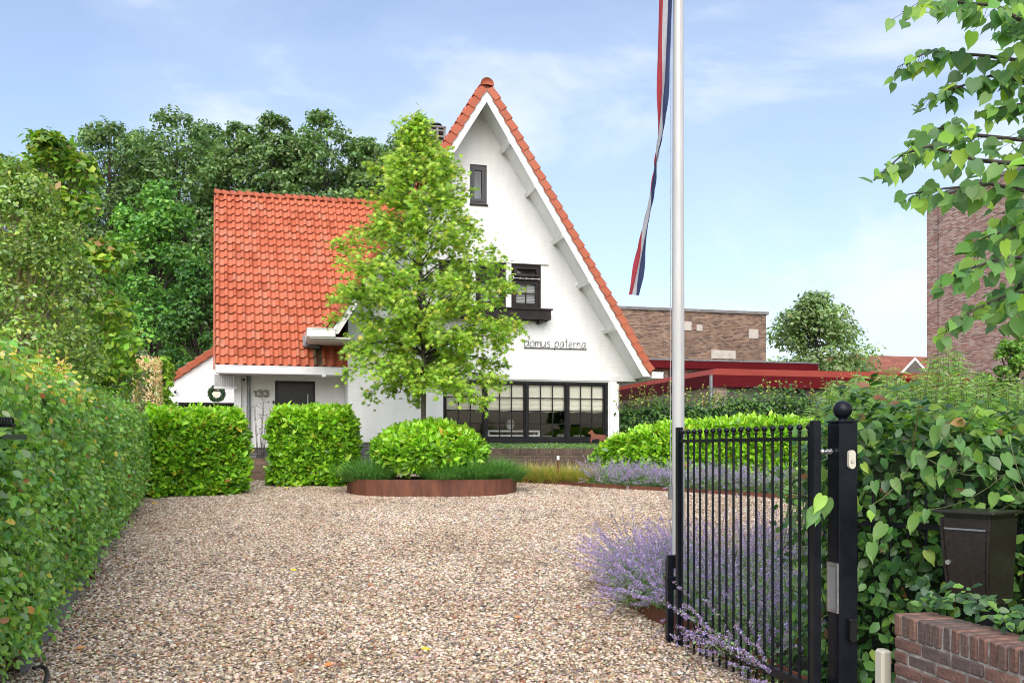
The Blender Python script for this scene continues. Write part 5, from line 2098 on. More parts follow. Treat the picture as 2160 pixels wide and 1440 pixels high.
# --- laurel ball in the planter
bc = P(902, 956, PLC.y + .05)
loc = (bc.x, bc.y, zg(pc.y) + PLH - .05)
e_ = plant('laurel_bush', 'rounded cherry laurel bush in the rusted oval planter', 'bush', loc)
n = 1500
d = rand_dirs(n)
d = d[d[:, 2] > -.75]
n = len(d)
rx, ry, rz = .96, .76, .48
wobb = 1 + .07 * np.sin(d[:, 0] * 7) * np.cos(d[:, 2] * 6)
Pn = np.array(bc)[None] + d * np.array([rx, ry, rz]) * wobb[:, None] * (1 + .04 * rng.normal(size=(n, 1)))
PP, NN, DD, SS = shoots(Pn, unit(d / np.array([rx, ry, rz])), 6, .14)
hi = np.tile(d[:, 2] > .25, 6)
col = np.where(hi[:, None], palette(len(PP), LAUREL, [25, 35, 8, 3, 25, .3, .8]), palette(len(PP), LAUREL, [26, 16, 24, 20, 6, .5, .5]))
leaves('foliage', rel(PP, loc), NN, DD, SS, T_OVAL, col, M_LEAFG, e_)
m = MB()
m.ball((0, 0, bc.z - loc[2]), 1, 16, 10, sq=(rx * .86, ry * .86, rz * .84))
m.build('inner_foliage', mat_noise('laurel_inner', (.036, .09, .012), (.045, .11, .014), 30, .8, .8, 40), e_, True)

# --- laurel hedge right of the window
pts = [(1262, 985, 958), (1300, 990, 934), (1345, 993, 922), (1420, 996, 911), (1500, 998, 904), (1570, 1000, 900), (1640, 1002, 901), (1700, 1004, 904), (1790, 1006, 900)]
LYR = 19.0
lp_, lz_ = [], []
for k, (px, pb, pt) in enumerate(pts):
    yy = LYR + (1.2 if k == 0 else .4 if k == 1 else 0) - .35 * max(0, (px - 1420) / 280)
    q = P(px, pt, yy)
    lp_.append((q.x, q.y))
    lz_.append(q.z)
cx_ = np.array([p[0] for p in lp_])
czt = np.array(lz_)
laurel_box('long clipped cherry laurel hedge sloping down beside the big window', lp_, lambda s, p: np.interp(p[:, 0], cx_, czt), 1.6, 2700, 1700, .14, [26, 26, 18, 12, 12, .5, .5], [22, 40, 5, 2, 32, .2, .6], (lp_[3][0], lp_[3][1], zg(19.0)))

# --- dark hedge at the boundary behind it
pts = [(1296, 858), (1360, 846), (1420, 843), (1480, 850), (1540, 838), (1610, 830), (1680, 838), (1760, 830), (1900, 830), (2100, 832)]
YB = 22.6
dp = [(P(px, py, YB).x, YB - .5 * max(0, (px - 1300) / 400)) for px, py in pts]
dz = np.array([P(px, py, YB - .3).z for px, py in pts])
dx = np.array([p[0] for p in dp])
loc = (dp[2][0], dp[2][1], zg(YB))
e_ = plant('beech_hedge', 'dark green beech hedge between the house and the red trimmed building', 'hedge', loc)
Pn, N, top_ = shell(dp, zg(YB), lambda s, p: np.interp(p[:, 0], dx, dz), 1.0, 12500, 3000, .09, .12)
n = len(Pn)
leaves('foliage', rel(Pn, loc), unit(N * .7 + np.array([0, 0, .5]) + .7 * rand_dirs(n)), unit(np.array([0, 0, -.3]) + rand_dirs(n)), rng.uniform(.075, .125, n), T_SMALL,
       palette(n, [(.045, .105, .022), (.075, .155, .028), (.022, .058, .018), (.12, .21, .035), (.05, .08, .04)], [28, 20, 24, 8, 10]), M_LEAF, e_)
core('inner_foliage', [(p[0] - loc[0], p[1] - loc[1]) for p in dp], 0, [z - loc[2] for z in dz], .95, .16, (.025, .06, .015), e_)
tp, m = [], MB()
for k in range(70):
    x = random.uniform(dx[0], dx[8])
    y_ = YB - random.uniform(.2, .8)
    z_ = float(np.interp(x, dx, dz))
    h_ = random.uniform(.1, .5)
    b_, t_ = Vector((x, y_, z_ - .1)), Vector((x + random.gauss(0, .08), y_, z_ + h_))
    m.tube([b_ - Vector(loc), t_ - Vector(loc)], [.006, .003], 4)
    for j in range(7): tp.append(b_.lerp(t_, (j + 1) / 7))
tag(m.build('twigs', M_TWIG, e_), kind='stuff')
tp = np.array(tp)
leaves('shoot_leaves', rel(tp, loc), unit(np.array([0, -.3, .6]) + .8 * rand_dirs(len(tp))), rand_dirs(len(tp)), rng.uniform(.05, .09, len(tp)), T_SMALL,
       palette(len(tp), [(.16, .22, .04), (.24, .26, .06), (.3, .2, .08)], [4, 3, 1]), M_LEAFN, e_)

# --- box strip on the low wall
ua, _ = H.at(990, 946, -1.05)
ub, zt_ = H.at(1262, 938, -1.05)
loc = tuple(H.world(0, -1.05, zt_))
e_ = plant('box_hedge', 'very low clipped box strip on the brick wall under the window', 'hedge', loc)
n = 5200
u = rng.uniform(ua, ub, n)
v = rng.uniform(-1.17, -.72, n)
z = zt_ + rng.uniform(-.11, .03, n) - .05 * (rng.uniform(size=n) < .3)
Pn = np.stack([u * CS - v * SN, 21.8 + u * SN + v * CS, z + HZ], -1)
leaves('foliage', rel(Pn, loc), unit(np.array([0, -.4, .8]) + .8 * rand_dirs(n)), rand_dirs(n), rng.uniform(.025, .045, n), T_SMALL,
       palette(n, [(.075, .16, .025), (.12, .23, .035), (.035, .085, .015), (.16, .26, .05)], [4, 4, 3, 1]), M_LEAF, e_)

# --- ornamental grasses
def tuft(name, label, cat, c, rx, ry, n, ln, wd, bend, cols, wts, splay=.8, group=None, tips=None):
    e_ = plant(name, label, cat, c, group)
    a = rng.uniform(0, 6.283, n)
    r = np.sqrt(rng.uniform(0, 1, n))
    root = np.stack([r * np.cos(a) * rx, r * np.sin(a) * ry, np.zeros(n)], -1)
    out_ = np.stack([np.cos(a) * r, np.sin(a) * r, np.zeros(n)], -1)
    d = unit(out_ * splay + np.array([0, 0, 1.0]) + .28 * rand_dirs(n))
    blades('blades', root, d, ln * rng.uniform(.65, 1.15, n), np.full(n, wd), bend * rng.uniform(.6, 1.3, n), palette(n, cols, wts), M_GRASS, e_, 5)
    if tips:
        k, l2, c2 = tips
        a = rng.uniform(0, 6.283, k)
        r = np.sqrt(rng.uniform(0, 1, k))
        root = np.stack([r * np.cos(a) * rx, r * np.sin(a) * ry, np.zeros(k)], -1)
        d = unit(np.stack([np.cos(a) * r * .55, np.sin(a) * r * .55, np.ones(k)], -1) + .25 * rand_dirs(k))
        blades('seed_heads', root, d, l2 * rng.uniform(.8, 1.2, k), np.full(k, wd * 1.1), .12 * np.ones(k), palette(k, c2, [1] * len(c2)), M_GRASS, e_, 5)
    return e_
GR = [(.050, .125, .026), (.075, .165, .034), (.032, .085, .02), (.11, .205, .05)]
zr = zg(pc.y) + PLH - .05
for k, (px, wy, rx, lb) in enumerate(((776, -.30, .46, 'leftmost dense green grass tuft spilling over the planter rim'),
                                      (942, -.52, .36, 'dense green grass tuft in the planter, first right of the laurel bush'),
                                      (1000, -.38, .40, 'dense green grass tuft in the planter, second right of the laurel bush'),
                                      (1050, -.10, .44, 'rightmost dense green grass tuft drooping over the planter end'))):
    Y_ = PLC.y + wy
    tuft('grass_tuft', lb, 'grass tuft', ((px - CX) * Y_ / FPX, Y_, zr), rx, .36, 2000, .50 if k != 1 else .42, .0095, .52, GR, [4, 3, 3, 1], .9, 'green grass tufts in the planter')
SG = [(.14, .17, .03), (.20, .20, .042), (.09, .13, .024), (.29, .24, .065), (.27, .18, .058)]
for k, px in enumerate((1113, 1147, 1180, 1213, 1238)):
    ge_p = G(px, 1021 + k * 1.6)
    tuft('sedge_tuft', ['leftmost golden sedge tuft along the rusted edging', 'second golden sedge tuft from the planter end', 'golden sedge tuft round the small path light', 'golden sedge tuft just right of the path light', 'rightmost golden sedge tuft beside the far catmint'][k], 'grass tuft',
         (ge_p.x, ge_p.y + .42, ge_p.z),   .22, .22, 900, .46, .0105, .40, SG, [4, 4, 3, 2, 1], .75, 'golden sedge tufts before the low wall', (28, .52, [(.34, .23, .09), (.28, .18, .06), (.36, .27, .13)]))

# --- catmint
def catmint(label, c, spots, ht, group, seed, fl=1.0, lean=(0, 0), pet=.012, dens=34, lowleaf=26):
    """spots: (x, y, z) of stems; each stem arches, leaves below, whorls of purple flowers above."""
    g = np.random.default_rng(seed)
    e_ = plant('catmint', label, 'flowering plant', c, group)
    n = len(spots)
    root = np.array(spots)
    ctr = root.mean(0)
    out_ = root - ctr
    out_[:, 2] = 0
    sc_ = np.abs(out_).max() + 1e-6
    d = unit(out_ / sc_ * .9 + np.array([lean[0], lean[1], 1.0]) + .33 * g.normal(size=(n, 3)))
    L_ = ht * g.uniform(.6, 1.2, n)
    seg = 8
    pts = [root]
    p, dd = root.copy(), d.copy()
    for i in range(seg):
        p = p + dd * (L_ / seg)[:, None]
        dd = unit(dd + np.array([0, 0, -.06 + .03 * (i > 4)]) + .05 * g.normal(size=(n, 3)))
        pts.append(p)
    pts = np.stack(pts, 1)
    def at(f):
        x = f * seg
        i = np.clip(x.astype(int), 0, seg - 1)
        t = (x - i)[..., None]
        idx = np.arange(n).reshape((n,) + (1,) * (f.ndim - 1))
        return pts[idx, i] * (1 - t) + pts[idx, i + 1] * t
    # stems as thin three-sided strips
    V, F = [], []
    side = unit(np.cross(d, g.normal(size=(n, 3)))) * .0016
    rows = []
    for i in range(seg + 1):
        rows += [pts[:, i] - side, pts[:, i] + side]
    V = np.stack(rows, 1)
    t = []
    for i in range(seg): t += [(2 * i, 2 * i + 1, 2 * i + 3), (2 * i, 2 * i + 3, 2 * i + 2)]
    F = np.array(t)[None] + (np.arange(n) * 2 * (seg + 1))[:, None, None]
    link('stems', raw_mesh('stems', V.reshape(-1, 3) - np.array(c), F.reshape(-1, 3), palette(len(V) * 2 * (seg + 1), [(.12, .16, .06), (.16, .13, .08)], [2, 1], g=g), M_GRASS), e_)
    # leaves
    k = lowleaf
    f = g.uniform(.05, .72, (n, k))
    Pn = at(f).reshape(-1, 3) + .01 * g.normal(size=(n * k, 3))
    m_ = n * k
    leaves('foliage', Pn - np.array(c), unit(np.array([0, -.2, .8]) + .6 * rand_dirs(m_, g)), unit(rand_dirs(m_, g) + np.array([0, 0, .1])), g.uniform(.018, .034, m_), T_SMALL,
           palette(m_, [(.11, .19, .075), (.15, .24, .10), (.07, .13, .045), (.2, .27, .13)], [4, 3, 3, 1], g=g), M_LEAFN, e_)
    # flower whorls
    w_ = 11
    per = max(3, int(dens / w_))
    fw = np.linspace(.62, .99, w_)[None] + .008 * g.normal(size=(n, w_))
    keep = g.uniform(size=(n, w_)) < .9 * fl
    ctr_ = at(np.clip(fw, 0, 1))
    ctr_ = np.repeat(ctr_[keep], per, 0)
    m_ = len(ctr_)
    q = rand_dirs(m_, g)
    rr = pet * .95 * g.uniform(.4, 1.1, (m_, 1))
    leaves('blossoms', ctr_ + q * rr - np.array(c), unit(q + .4 * rand_dirs(m_, g)), rand_dirs(m_, g), g.uniform(.7, 1.35, m_) * pet, T_SMALL,
           palette(m_, [(.21, .17, .31), (.28, .23, .39), (.16, .125, .24), (.30, .22, .28), (.37, .33, .46), (.27, .19, .19)], [5, 5, 3, 3, 2, 2], g=g), M_PETAL, e_)
    return e_
def spots_in(poly, n, g, lift=.03):
    x0, x1 = min(p[0] for p in poly), max(p[0] for p in poly)
    y0, y1 = min(p[1] for p in poly), max(p[1] for p in poly)
    r = []
    while len(r) < n:
        p = (g.uniform(x0, x1), g.uniform(y0, y1))
        if inside(p, poly): r.append((p[0], p[1], zg(p[1]) + lift))
    return r
g_ = np.random.default_rng(3)
catmint('catmint mound sprawling over the gravel left of the flagpole', (1.2, 8.0, zg(8)), spots_in([(1.08, 7.80), (1.48, 7.32), (1.62, 8.7), (1.10, 8.9)], 330, g_), .68, 'catmint in the near bed', 11, lean=(-.52, -.20), dens=100, pet=.0135, lowleaf=34)
catmint('catmint thicket right behind the bars of the open gate', (2.0, 7.2, zg(7.2)), spots_in([(1.55, 6.0), (1.45, 7.2), (1.60, 8.6), (2.3, 8.6), (2.6, 6.0)], 420, g_), .62, 'catmint in the near bed', 12, fl=.85, dens=80, pet=.0135, lowleaf=34)
catmint('catmint thicket at the far side of the near bed', (2.0, 9.2, zg(9.2)), spots_in([(1.25, 8.7), (1.7, 9.7), (3.1, 10.1), (3.1, 8.6), (1.6, 8.6)], 380, g_), .62, 'catmint in the near bed', 13, fl=.95, dens=80, pet=.0135, lowleaf=30)
catmint('thin catmint stems poking out through the gate bars', (1.62, 6.1, .02), spots_in([(1.50, 6.2), (1.62, 6.1), (1.74, 5.55), (1.66, 5.5)], 22, g_), .58, 'catmint in the near bed', 14, lean=(-.95, -.35), dens=110, pet=.0125, lowleaf=14)
for k, (p0, p1) in enumerate(((1255, 1330), (1325, 1400), (1395, 1480), (1475, 1570), (1565, 1690))):
    a_, b_ = G(p0, 1029 + (p0 - 1250) * .055), G(p1, 1029 + (p1 - 1250) * .055)
    poly = [(a_.x, a_.y + .1), (b_.x, b_.y + .1), (b_.x, b_.y + .75), (a_.x, a_.y + .75)]
    catmint(['far catmint clump beside the golden sedge', 'far catmint clump, second from the golden sedge', 'far catmint clump beyond the foot of the flagpole', 'far catmint clump seen through the middle gate bars', 'far catmint clump seen through the bars nearest the gate post'][k],
            (a_.x, a_.y + .4, a_.z), spots_in(poly, 190, g_), .54, 'catmint along the far bed', 20 + k, pet=.019, dens=42, lean=(0, -.15))

# ================================================================== trees
def limb_path(a, b, sag, n=5):
    a, b = Vector(a), Vector(b)
    return [a.lerp(b, k / n) + Vector((0, 0, sag * math.sin(math.pi * k / n))) for k in range(n + 1)]

def column_tree(name, label, px, Y, top, bot, half, cols, wts, seed, ls=.23, nl=11500, group=None, clumps=90, bark=M_BARKD, lean=0, prof=None, limb=1.0, csz=1.0):
    """A tall tree: trunk, limbs out to leaf clumps, gaps between the clumps."""
    g = np.random.default_rng(seed)
    rd = random.Random(seed)
    z0 = .9 if Y > 20 else zg(Y)
    base = P(px, 0, Y)
    X = base.x
    sc_ = Y / FPX
    zt, zb = P(0, top, Y).z, P(0, bot, Y).z
    rad = half * sc_
    e_ = plant(name, label, 'tree', (X, Y, z0), group)
    prof = prof or [(0, .75), (.15, .95), (.45, 1.0), (.7, .95), (.88, .75), (1, .30)]
    pf = lambda h: np.interp(h, [q[0] for q in prof], [q[1] for q in prof])
    cz = g.uniform(0, 1, clumps) ** .9
    cz[:4] = (.97, .93, .9, .86)
    ca = g.uniform(0, 6.283, clumps)
    crr = np.sqrt(g.uniform(.12, 1, clumps)) * pf(cz) * rad
    cc = np.stack([crr * np.cos(ca) + lean * cz, crr * np.sin(ca) * .9, zb + (zt - zb) * cz - z0], -1)
    cr_ = csz * rad * g.uniform(.20, .36, clumps) * (.55 + .45 * pf(cz))
    m = MB()
    hgt = zt - z0
    trunk = [(0, 0, -.2), (rd.gauss(0, .1), 0, hgt * .3), (rd.gauss(0, .2) + lean * .4, 0, hgt * .6), (lean * .9, 0, hgt * .93)]
    m.tube(trunk, [.02 * hgt, .015 * hgt, .009 * hgt, .002 * hgt], 8)
    m.build('trunk', bark, e_, True)
    m = MB()
    for k in range(clumps):
        c = cc[k]
        s = max(.15, (c[2] / hgt) - .10 - .12 * rd.random())
        a = (lean * s, 0, hgt * s)
        m.tube(limb_path(a, c, -.15 * rd.random(), 3), [limb * .006 * hgt * (1.1 - s), limb * (.004 * hgt * (1.1 - s) + .01), limb * .014, limb * .008], 5, cap=False)
    m.build('limbs', bark, e_, True)
    per = max(6, nl // clumps)
    w = cr_ ** 2
    cnt = np.maximum(8, (nl * w / w.sum())).astype(int)
    idx = np.repeat(np.arange(clumps), cnt)
    n = len(idx)
    d = rand_dirs(n, g)
    d[:, 2] = np.abs(d[:, 2]) * np.where(g.uniform(size=n) < .72, 1, -1)
    rr = cr_[idx] * g.uniform(.45, 1.05, n) ** .7
    lump = 1 + .25 * np.sin(d[:, 0] * 6 + idx) * np.cos(d[:, 1] * 5 + idx * 2)
    Pn = cc[idx] + d * np.stack([rr, rr, rr * .8], -1) * lump[:, None]
    tone = g.normal(1, .14, clumps)[idx]
    col = palette(n, cols, wts, .14, g) * tone[:, None]
    leaves('crown', Pn, unit(d * .8 + np.array([0, 0, .5]) + .6 * rand_dirs(n, g)), rand_dirs(n, g), ls * g.uniform(.7, 1.3, n), T_SMALL, np.clip(col, .004, .6), M_LEAF, e_)
    return e_
POP = [(.076, .132, .048), (.106, .172, .060), (.050, .092, .034), (.14, .205, .074)]
PW = [4, 4, 3, 1.2]
bigt = [
 ('tall tree behind the magnolia, leftmost of the far row', -10, 330, 40, 820, 125, 0),
 ('tall loose crowned tree in the far row, first right of the magnolia', 232, 268, 42, 840, 122, 0),
 ('tallest broad poplar of the far row, left of the tiled roof', 372, 250, 44, 840, 118, 0),
 ('slim poplar of the far row rising above the roof corner', 500, 262, 43, 830, 84, 0),
 ('narrow pointed poplar of the far row above the tiled ridge', 578, 246, 42, 830, 78, 0),
 ('broad poplar of the far row above the middle of the ridge', 685, 246, 43, 820, 110, 0),
 ('shorter poplar of the far row left of the green garden tree', 765, 302, 44, 820, 84, 0),
 ('poplar of the far row half hidden by the garden tree and chimney', 858, 285, 45, 800, 84, 0),
 ('farther poplar filling the gap between the two leftmost row trees', 128, 318, 49, 830, 95, 0),
 ('farther poplar filling the gap left of the tallest row tree', 300, 292, 50, 830, 90, 0),
 ('farther poplar filling the gap above the roof corner', 446, 270, 50, 830, 80, 0),
 ('farther poplar filling the gap above the tiled ridge', 630, 282, 50, 830, 80, 0),
 ('farther poplar filling the gap beside the garden tree top', 800, 318, 50, 830, 85, 0),
]
for k, (lb, px, tp_, Y_, bt_, hf_, ln_) in enumerate(bigt):
    column_tree('poplar_tree', lb, px, Y_, tp_, bt_, hf_, POP, PW, 100 + k, ls=.205, nl=20000, group='tall trees behind the house', clumps=190, csz=.86, limb=.6)
LIT = [(.065, .165, .028), (.10, .22, .035), (.035, .095, .022), (.13, .25, .045)]
column_tree('oak_tree', 'brighter green rounded tree low in front of the far poplars', 330, 36, 395, 860, 120, LIT, [4, 4, 3, 2], 131, ls=.19, nl=15000, clumps=110, prof=[(0, .7), (.3, 1), (.6, .95), (.85, .6), (1, .2)])
column_tree('oak_tree', 'dark bushy tree right behind the garage annex roof', 418, 31, 560, 860, 75, [(.04, .11, .022), (.065, .15, .028), (.022, .062, .018)], [3, 3, 3], 132, ls=.16, nl=9000, clumps=70, prof=[(0, .8), (.4, 1), (.8, .7), (1, .25)])
column_tree('lime_tree', 'rounded far tree between the red building and the tall brick block', 1722, 62, 628, 850, 118, [(.13, .195, .072), (.17, .235, .092), (.085, .135, .058), (.15, .195, .10)], [4, 3, 3, 2], 133, ls=.30, nl=12000, clumps=90, prof=[(0, .9), (.25, 1), (.5, .8), (.75, .6), (.9, .36), (1, .1)])  # leaf colours paled, distance haze put into them

# --- near left: magnolia, birch, small shrubs
column_tree('magnolia_tree', 'large leaved magnolia towering over the hornbeam hedge', 120, 13.5, 300, 900, 138, [(.085, .17, .018), (.13, .23, .025), (.05, .11, .018), (.20, .26, .03), (.26, .17, .06)], [4, 4, 3, 2, .6], 140, ls=.12, nl=9500, clumps=120, limb=.6, bark=M_BARK, prof=[(0, 1), (.3, 1.0), (.55, .92), (.78, .68), (.92, .50), (1, .28)])
BIR = [(.12, .195, .045), (.17, .25, .055), (.08, .145, .035), (.24, .29, .05), (.19, .24, .13)]
column_tree('birch_tree', 'fine leaved light green birch in front of the magnolia', 40, 9.2, 345, 860, 165, BIR, [4, 4, 3, 1.5, 1.5], 141, ls=.05, nl=23000, clumps=170, limb=.28, bark=mat_noise('pale_birch_twigs', (.28, .19, .11), (.42, .30, .19), 8, .8), prof=[(0, .85), (.3, 1), (.55, .8), (.8, .5), (.93, .28), (1, .1)])
column_tree('silver_shrub', 'grey green willowy shrub behind the hornbeam hedge end', 262, 20, 712, 900, 50, [(.14, .19, .10), (.20, .25, .14), (.09, .13, .065)], [3, 3, 2], 142, ls=.075, nl=4200, clumps=45)
column_tree('bamboo_clump', 'bright green feathery clump beside the garage annex', 338, 22, 755, 930, 34, [(.16, .27, .03), (.22, .34, .04), (.09, .17, .02)], [3, 3, 2], 143, ls=.10, nl=3000, clumps=40)
e_ = plant('dry_conifer', 'half browned clipped conifer in front of the bright clump', 'shrub', (P(312, 0, 19.4).x, 19.4, zg(19.4)))
n = 3800
a = rng.uniform(0, 6.283, n)
h = rng.uniform(0, 1, n)
r = .33 * (1 - .25 * h ** 3) * np.sqrt(rng.uniform(.6, 1, n))
zt_ = P(0, 756, 19.4).z - zg(19.4)
Pn = np.stack([r * np.cos(a), r * np.sin(a), h * zt_], -1)
col = palette(n, [(.07, .10, .03), (.05, .07, .025), (.12, .10, .04)], [3, 2, 2])
dry = ((h > .9) | ((np.cos(a) > .15) & (h > .55) & (rng.uniform(size=n) < .75)) | ((np.cos(a) < -.75) & (h > .5)))
col = np.where(dry[:, None], palette(n, [(.52, .36, .22), (.42, .27, .15), (.6, .46, .32)], [3, 2, 2]), col)
leaves('foliage', Pn, unit(np.stack([np.cos(a), np.sin(a), .3 * np.ones(n)], -1) + .6 * rand_dirs(n)), unit(np.array([0, 0, .4]) + rand_dirs(n)), rng.uniform(.06, .13, n), T_LANCE, col, M_LEAF, e_)
m = MB()
m.tube([(0, 0, 0), (.02, -.02, zt_ * .95)], [.04, .012], 6)
m.build('trunk', M_BARK, e_)
boxo('garden_stake', M_CONC, None, 0, 1, 0, 1, 0, 1) if False else None

# bare twig shrub by the door
su, sz = H.at(548, 905, .9)
sb = empty('twig_shrub', H.world(su, .9, 0), TH)
tag(sb, 'thin bare twig shrub between the laurel blocks by the door', 'shrub')
m = MB()
rd = random.Random(9)
tips = []
zt_ = H.at(555, 842, .9)[1]
for k in range(9):
    a = Vector((rd.gauss(0, .03), rd.gauss(0, .05), 0.2))
    b = Vector((rd.uniform(-.16, .26), rd.gauss(0, .12), zt_ * rd.uniform(.78, 1)))
    pth = limb_path(a, b, 0, 4)
    m.tube(pth, [.009, .007, .006, .004, .003], 4)
    for j in range(4):
        s = pth[2 + rd.randrange(3)]
        t = s + Vector((rd.gauss(0, .12), rd.gauss(0, .08), rd.uniform(.02, .16)))
        m.tube([s, t], [.004, .002], 3)
        tips.append(t)
m.build('branches', M_BARKD, sb)
tp = np.array([tuple(t) for t in tips])
leaves('leaves', tp, rand_dirs(len(tp)), rand_dirs(len(tp)), rng.uniform(.03, .06, len(tp)), T_SMALL, palette(len(tp), [(.03, .02, .02), (.10, .03, .03)], [2, 1]), M_LEAF, sb)

# --- the young oak in the planter
def pin_oak():
    rd = random.Random(5)
    g = np.random.default_rng(5)
    Y_ = PLC.y + .55
    b0 = P(893, 0, Y_)
    zb_ = zg(pc.y) + PLH - .05
    e_ = plant('young_oak', 'slender young oak with lime green star shaped leaves in the planter', 'tree', (b0.x, Y_, zb_))
    zt = P(0, 236, Y_).z - zb_
    z_of = lambda py: P(0, py, Y_).z - zb_
    sc_ = Y_ / FPX
    m = MB()
    ht = zt
    tr = [(0, 0, -.1), (.0, 0, .9), (.01, 0, 2.2), (-.03, 0, 3.6), (-.08, .0, 5.0), (-.14, 0, zt)]
    m.tube(tr, [.062, .052, .046, .036, .020, .005], 10)
    m.build('trunk', M_BARK, e_, True)
    def tx(z):
        return float(np.interp(z, [p[2] for p in tr], [p[0] for p in tr]))
    # outline: half width (pixels) left and right of the stem by height
    ys = [236, 262, 300, 345, 400, 450, 500, 550, 600, 650, 700, 750, 800, 840, 862]
    lf = [5, 15, 32, 66, 112, 138, 168, 178, 198, 190, 172, 182, 178, 160, 110]
    rt = [6, 13, 24, 86, 98, 112, 145, 192, 188, 205, 188, 170, 160, 118, 60]
    m = MB()
    LP, LN, LD, LS = [], [], [], []
    nb = 165
    for k in range(nb):
        f = (k + .5) / nb
        zz = z_of(798) + (zt - .12 - z_of(798)) * (f ** 1.12)
        py = HY - (zz + zb_ - CH) / sc_
        az = 2.39996 * k + rd.gauss(0, .5)
        zz += rd.gauss(0, .14) * (1 - .7 * f)
        c_ = math.cos(az)
        wpx = np.interp(py, ys, lf) if c_ < 0 else np.interp(py, ys, rt)
        R_ = wpx * sc_ * (rd.uniform(.35, 1.05) ** .6) * (1 if abs(c_) > .35 else .85)
        droop = -.10 - .55 * (1 - 2 * f) if f < .5 else .12 + .5 * (f - .5)
        zs = max(z_of(800), zz - R_ * (.42 if f > .25 else .25))
        a = Vector((tx(zs), 0, zs))
        b = Vector((tx(zz) + R_ * c_, R_ * math.sin(az), zz + R_ * droop * .35))
        pth = limb_path(a, b, R_ * .14, 5)
        r0 = .018 * (1 - f) + .006
        m.tube(pth, [r0, r0 * .8, r0 * .6, r0 * .45, r0 * .3, .003], 5, cap=False)
        subs = [(pth[i].lerp(pth[i + 1], rd.random()), i) for i in range(1, 5) for _ in range(int(1.3 + R_ * (1.2 + .35 * i)))]
        for s, i in subs + [(pth[5], 5)] * 3:
            d = (b - a).normalized()
            ln = rd.uniform(.14, .36) * (1 if i < 5 else .7)
            q = Vector((d.x * .7 + rd.gauss(0, .55), d.y * .7 + rd.gauss(0, .55), rd.gauss(-.02, .32)))
            q.normalize()
            t = s + q * ln
            m.tube([s, t], [.004, .002], 3, cap=False)
            kk = rd.randint(7, 11)
            for j in range(kk):
                p = s.lerp(t, .25 + .85 * (j + rd.random()) / kk)
                LP.append((p.x + rd.gauss(0, .045), p.y + rd.gauss(0, .045), p.z + rd.gauss(-.035, .07)))
    m.build('branches', M_BARKD, e_, True)
    n = len(LP)
    LP = np.array(LP)
    hang = np.array([0, 0, -.55])
    col = palette(n, [(.145, .235, .022), (.20, .305, .028), (.095, .175, .018), (.26, .335, .045), (.33, .31, .04)], [4, 4, 3, 2, .5], .14, g)
    leaves('crown', LP, unit(np.array([0, -.55, .75]) + .65 * rand_dirs(n, g)), unit(hang + rand_dirs(n, g)), g.uniform(.075, .135, n), T_STAR, col, M_LEAFN, e_)
    return n
NOAK = pin_oak()

# --- right: tall butterfly bush behind the gate post
def butterfly_bush():
    rd = random.Random(12)
    g = np.random.default_rng(12)
    loc = (4.2, 9.6, zg(9.6))
    e_ = plant('butterfly_bush', 'tall loose bush of narrow grey green leaves behind the gate post', 'bush', loc)
    m = MB()
    LP, LD, LN = [], [], []
    tops = [(1690, 870), (1730, 810), (1770, 790), (1830, 770), (1880, 765), (1940, 770), (1975, 720), (2010, 708), (2060, 770), (2110, 790), (2180, 780)]
    for k in range(250):
        px = rd.uniform(1685, 2200)
        Y_ = rd.uniform(8.0, 11.2)
        ty = np.interp(px, [t[0] for t in tops], [t[1] for t in tops]) + abs(rd.gauss(0, 42))
        t = P(px, ty, Y_)
        b = Vector((t.x + rd.gauss(0, .18), Y_ + rd.gauss(0, .15), zg(Y_)))
        b.z = max(b.z, t.z - 1.6)
        pth = limb_path(b, t, 0, 4)
        m.tube([q - Vector(loc) for q in pth], [.009, .008, .006, .004, .002], 4, cap=False)
        d = (t - b).normalized()
        nn = 22
        for j in range(nn):
            f = .30 + .70 * j / nn
            p = b.lerp(t, f)
            a = j * 1.57 + rd.random()
            for s_ in (0, math.pi):
                LP.append(p[:])
                LD.append((math.cos(a + s_), math.sin(a + s_), .55 - .5 * (1 - f) + rd.gauss(0, .2)))
    m.build('stems', mat_noise('green_stems', (.10, .12, .05), (.16, .17, .08), 8, .8), e_, True)
    n = len(LP)
    LP, LD = np.array(LP), unit(np.array(LD))
    leaves('foliage', rel(LP, loc), unit(np.array([0, -.1, 1.0]) + .35 * rand_dirs(n, g)), LD, g.uniform(.07, .14, n), T_LANCE,
           palette(n, [(.12, .205, .06), (.17, .26, .085), (.075, .145, .04), (.24, .31, .14), (.20, .25, .16)], [4, 4, 3, 1, 1], g=g), M_LEAFN, e_, W=np.full(n, 1.15))
butterfly_bush()
column_tree('holly_bush', 'dark glossy bush in front of the tall brick block', 2140, 13, 725, 900, 60, [(.06, .13, .02), (.10, .20, .03), (.16, .25, .04)], [3, 3, 1], 151, ls=.07, nl=4200, clumps=40, prof=[(0, 1), (.5, 1), (.85, .8), (1, .5)])

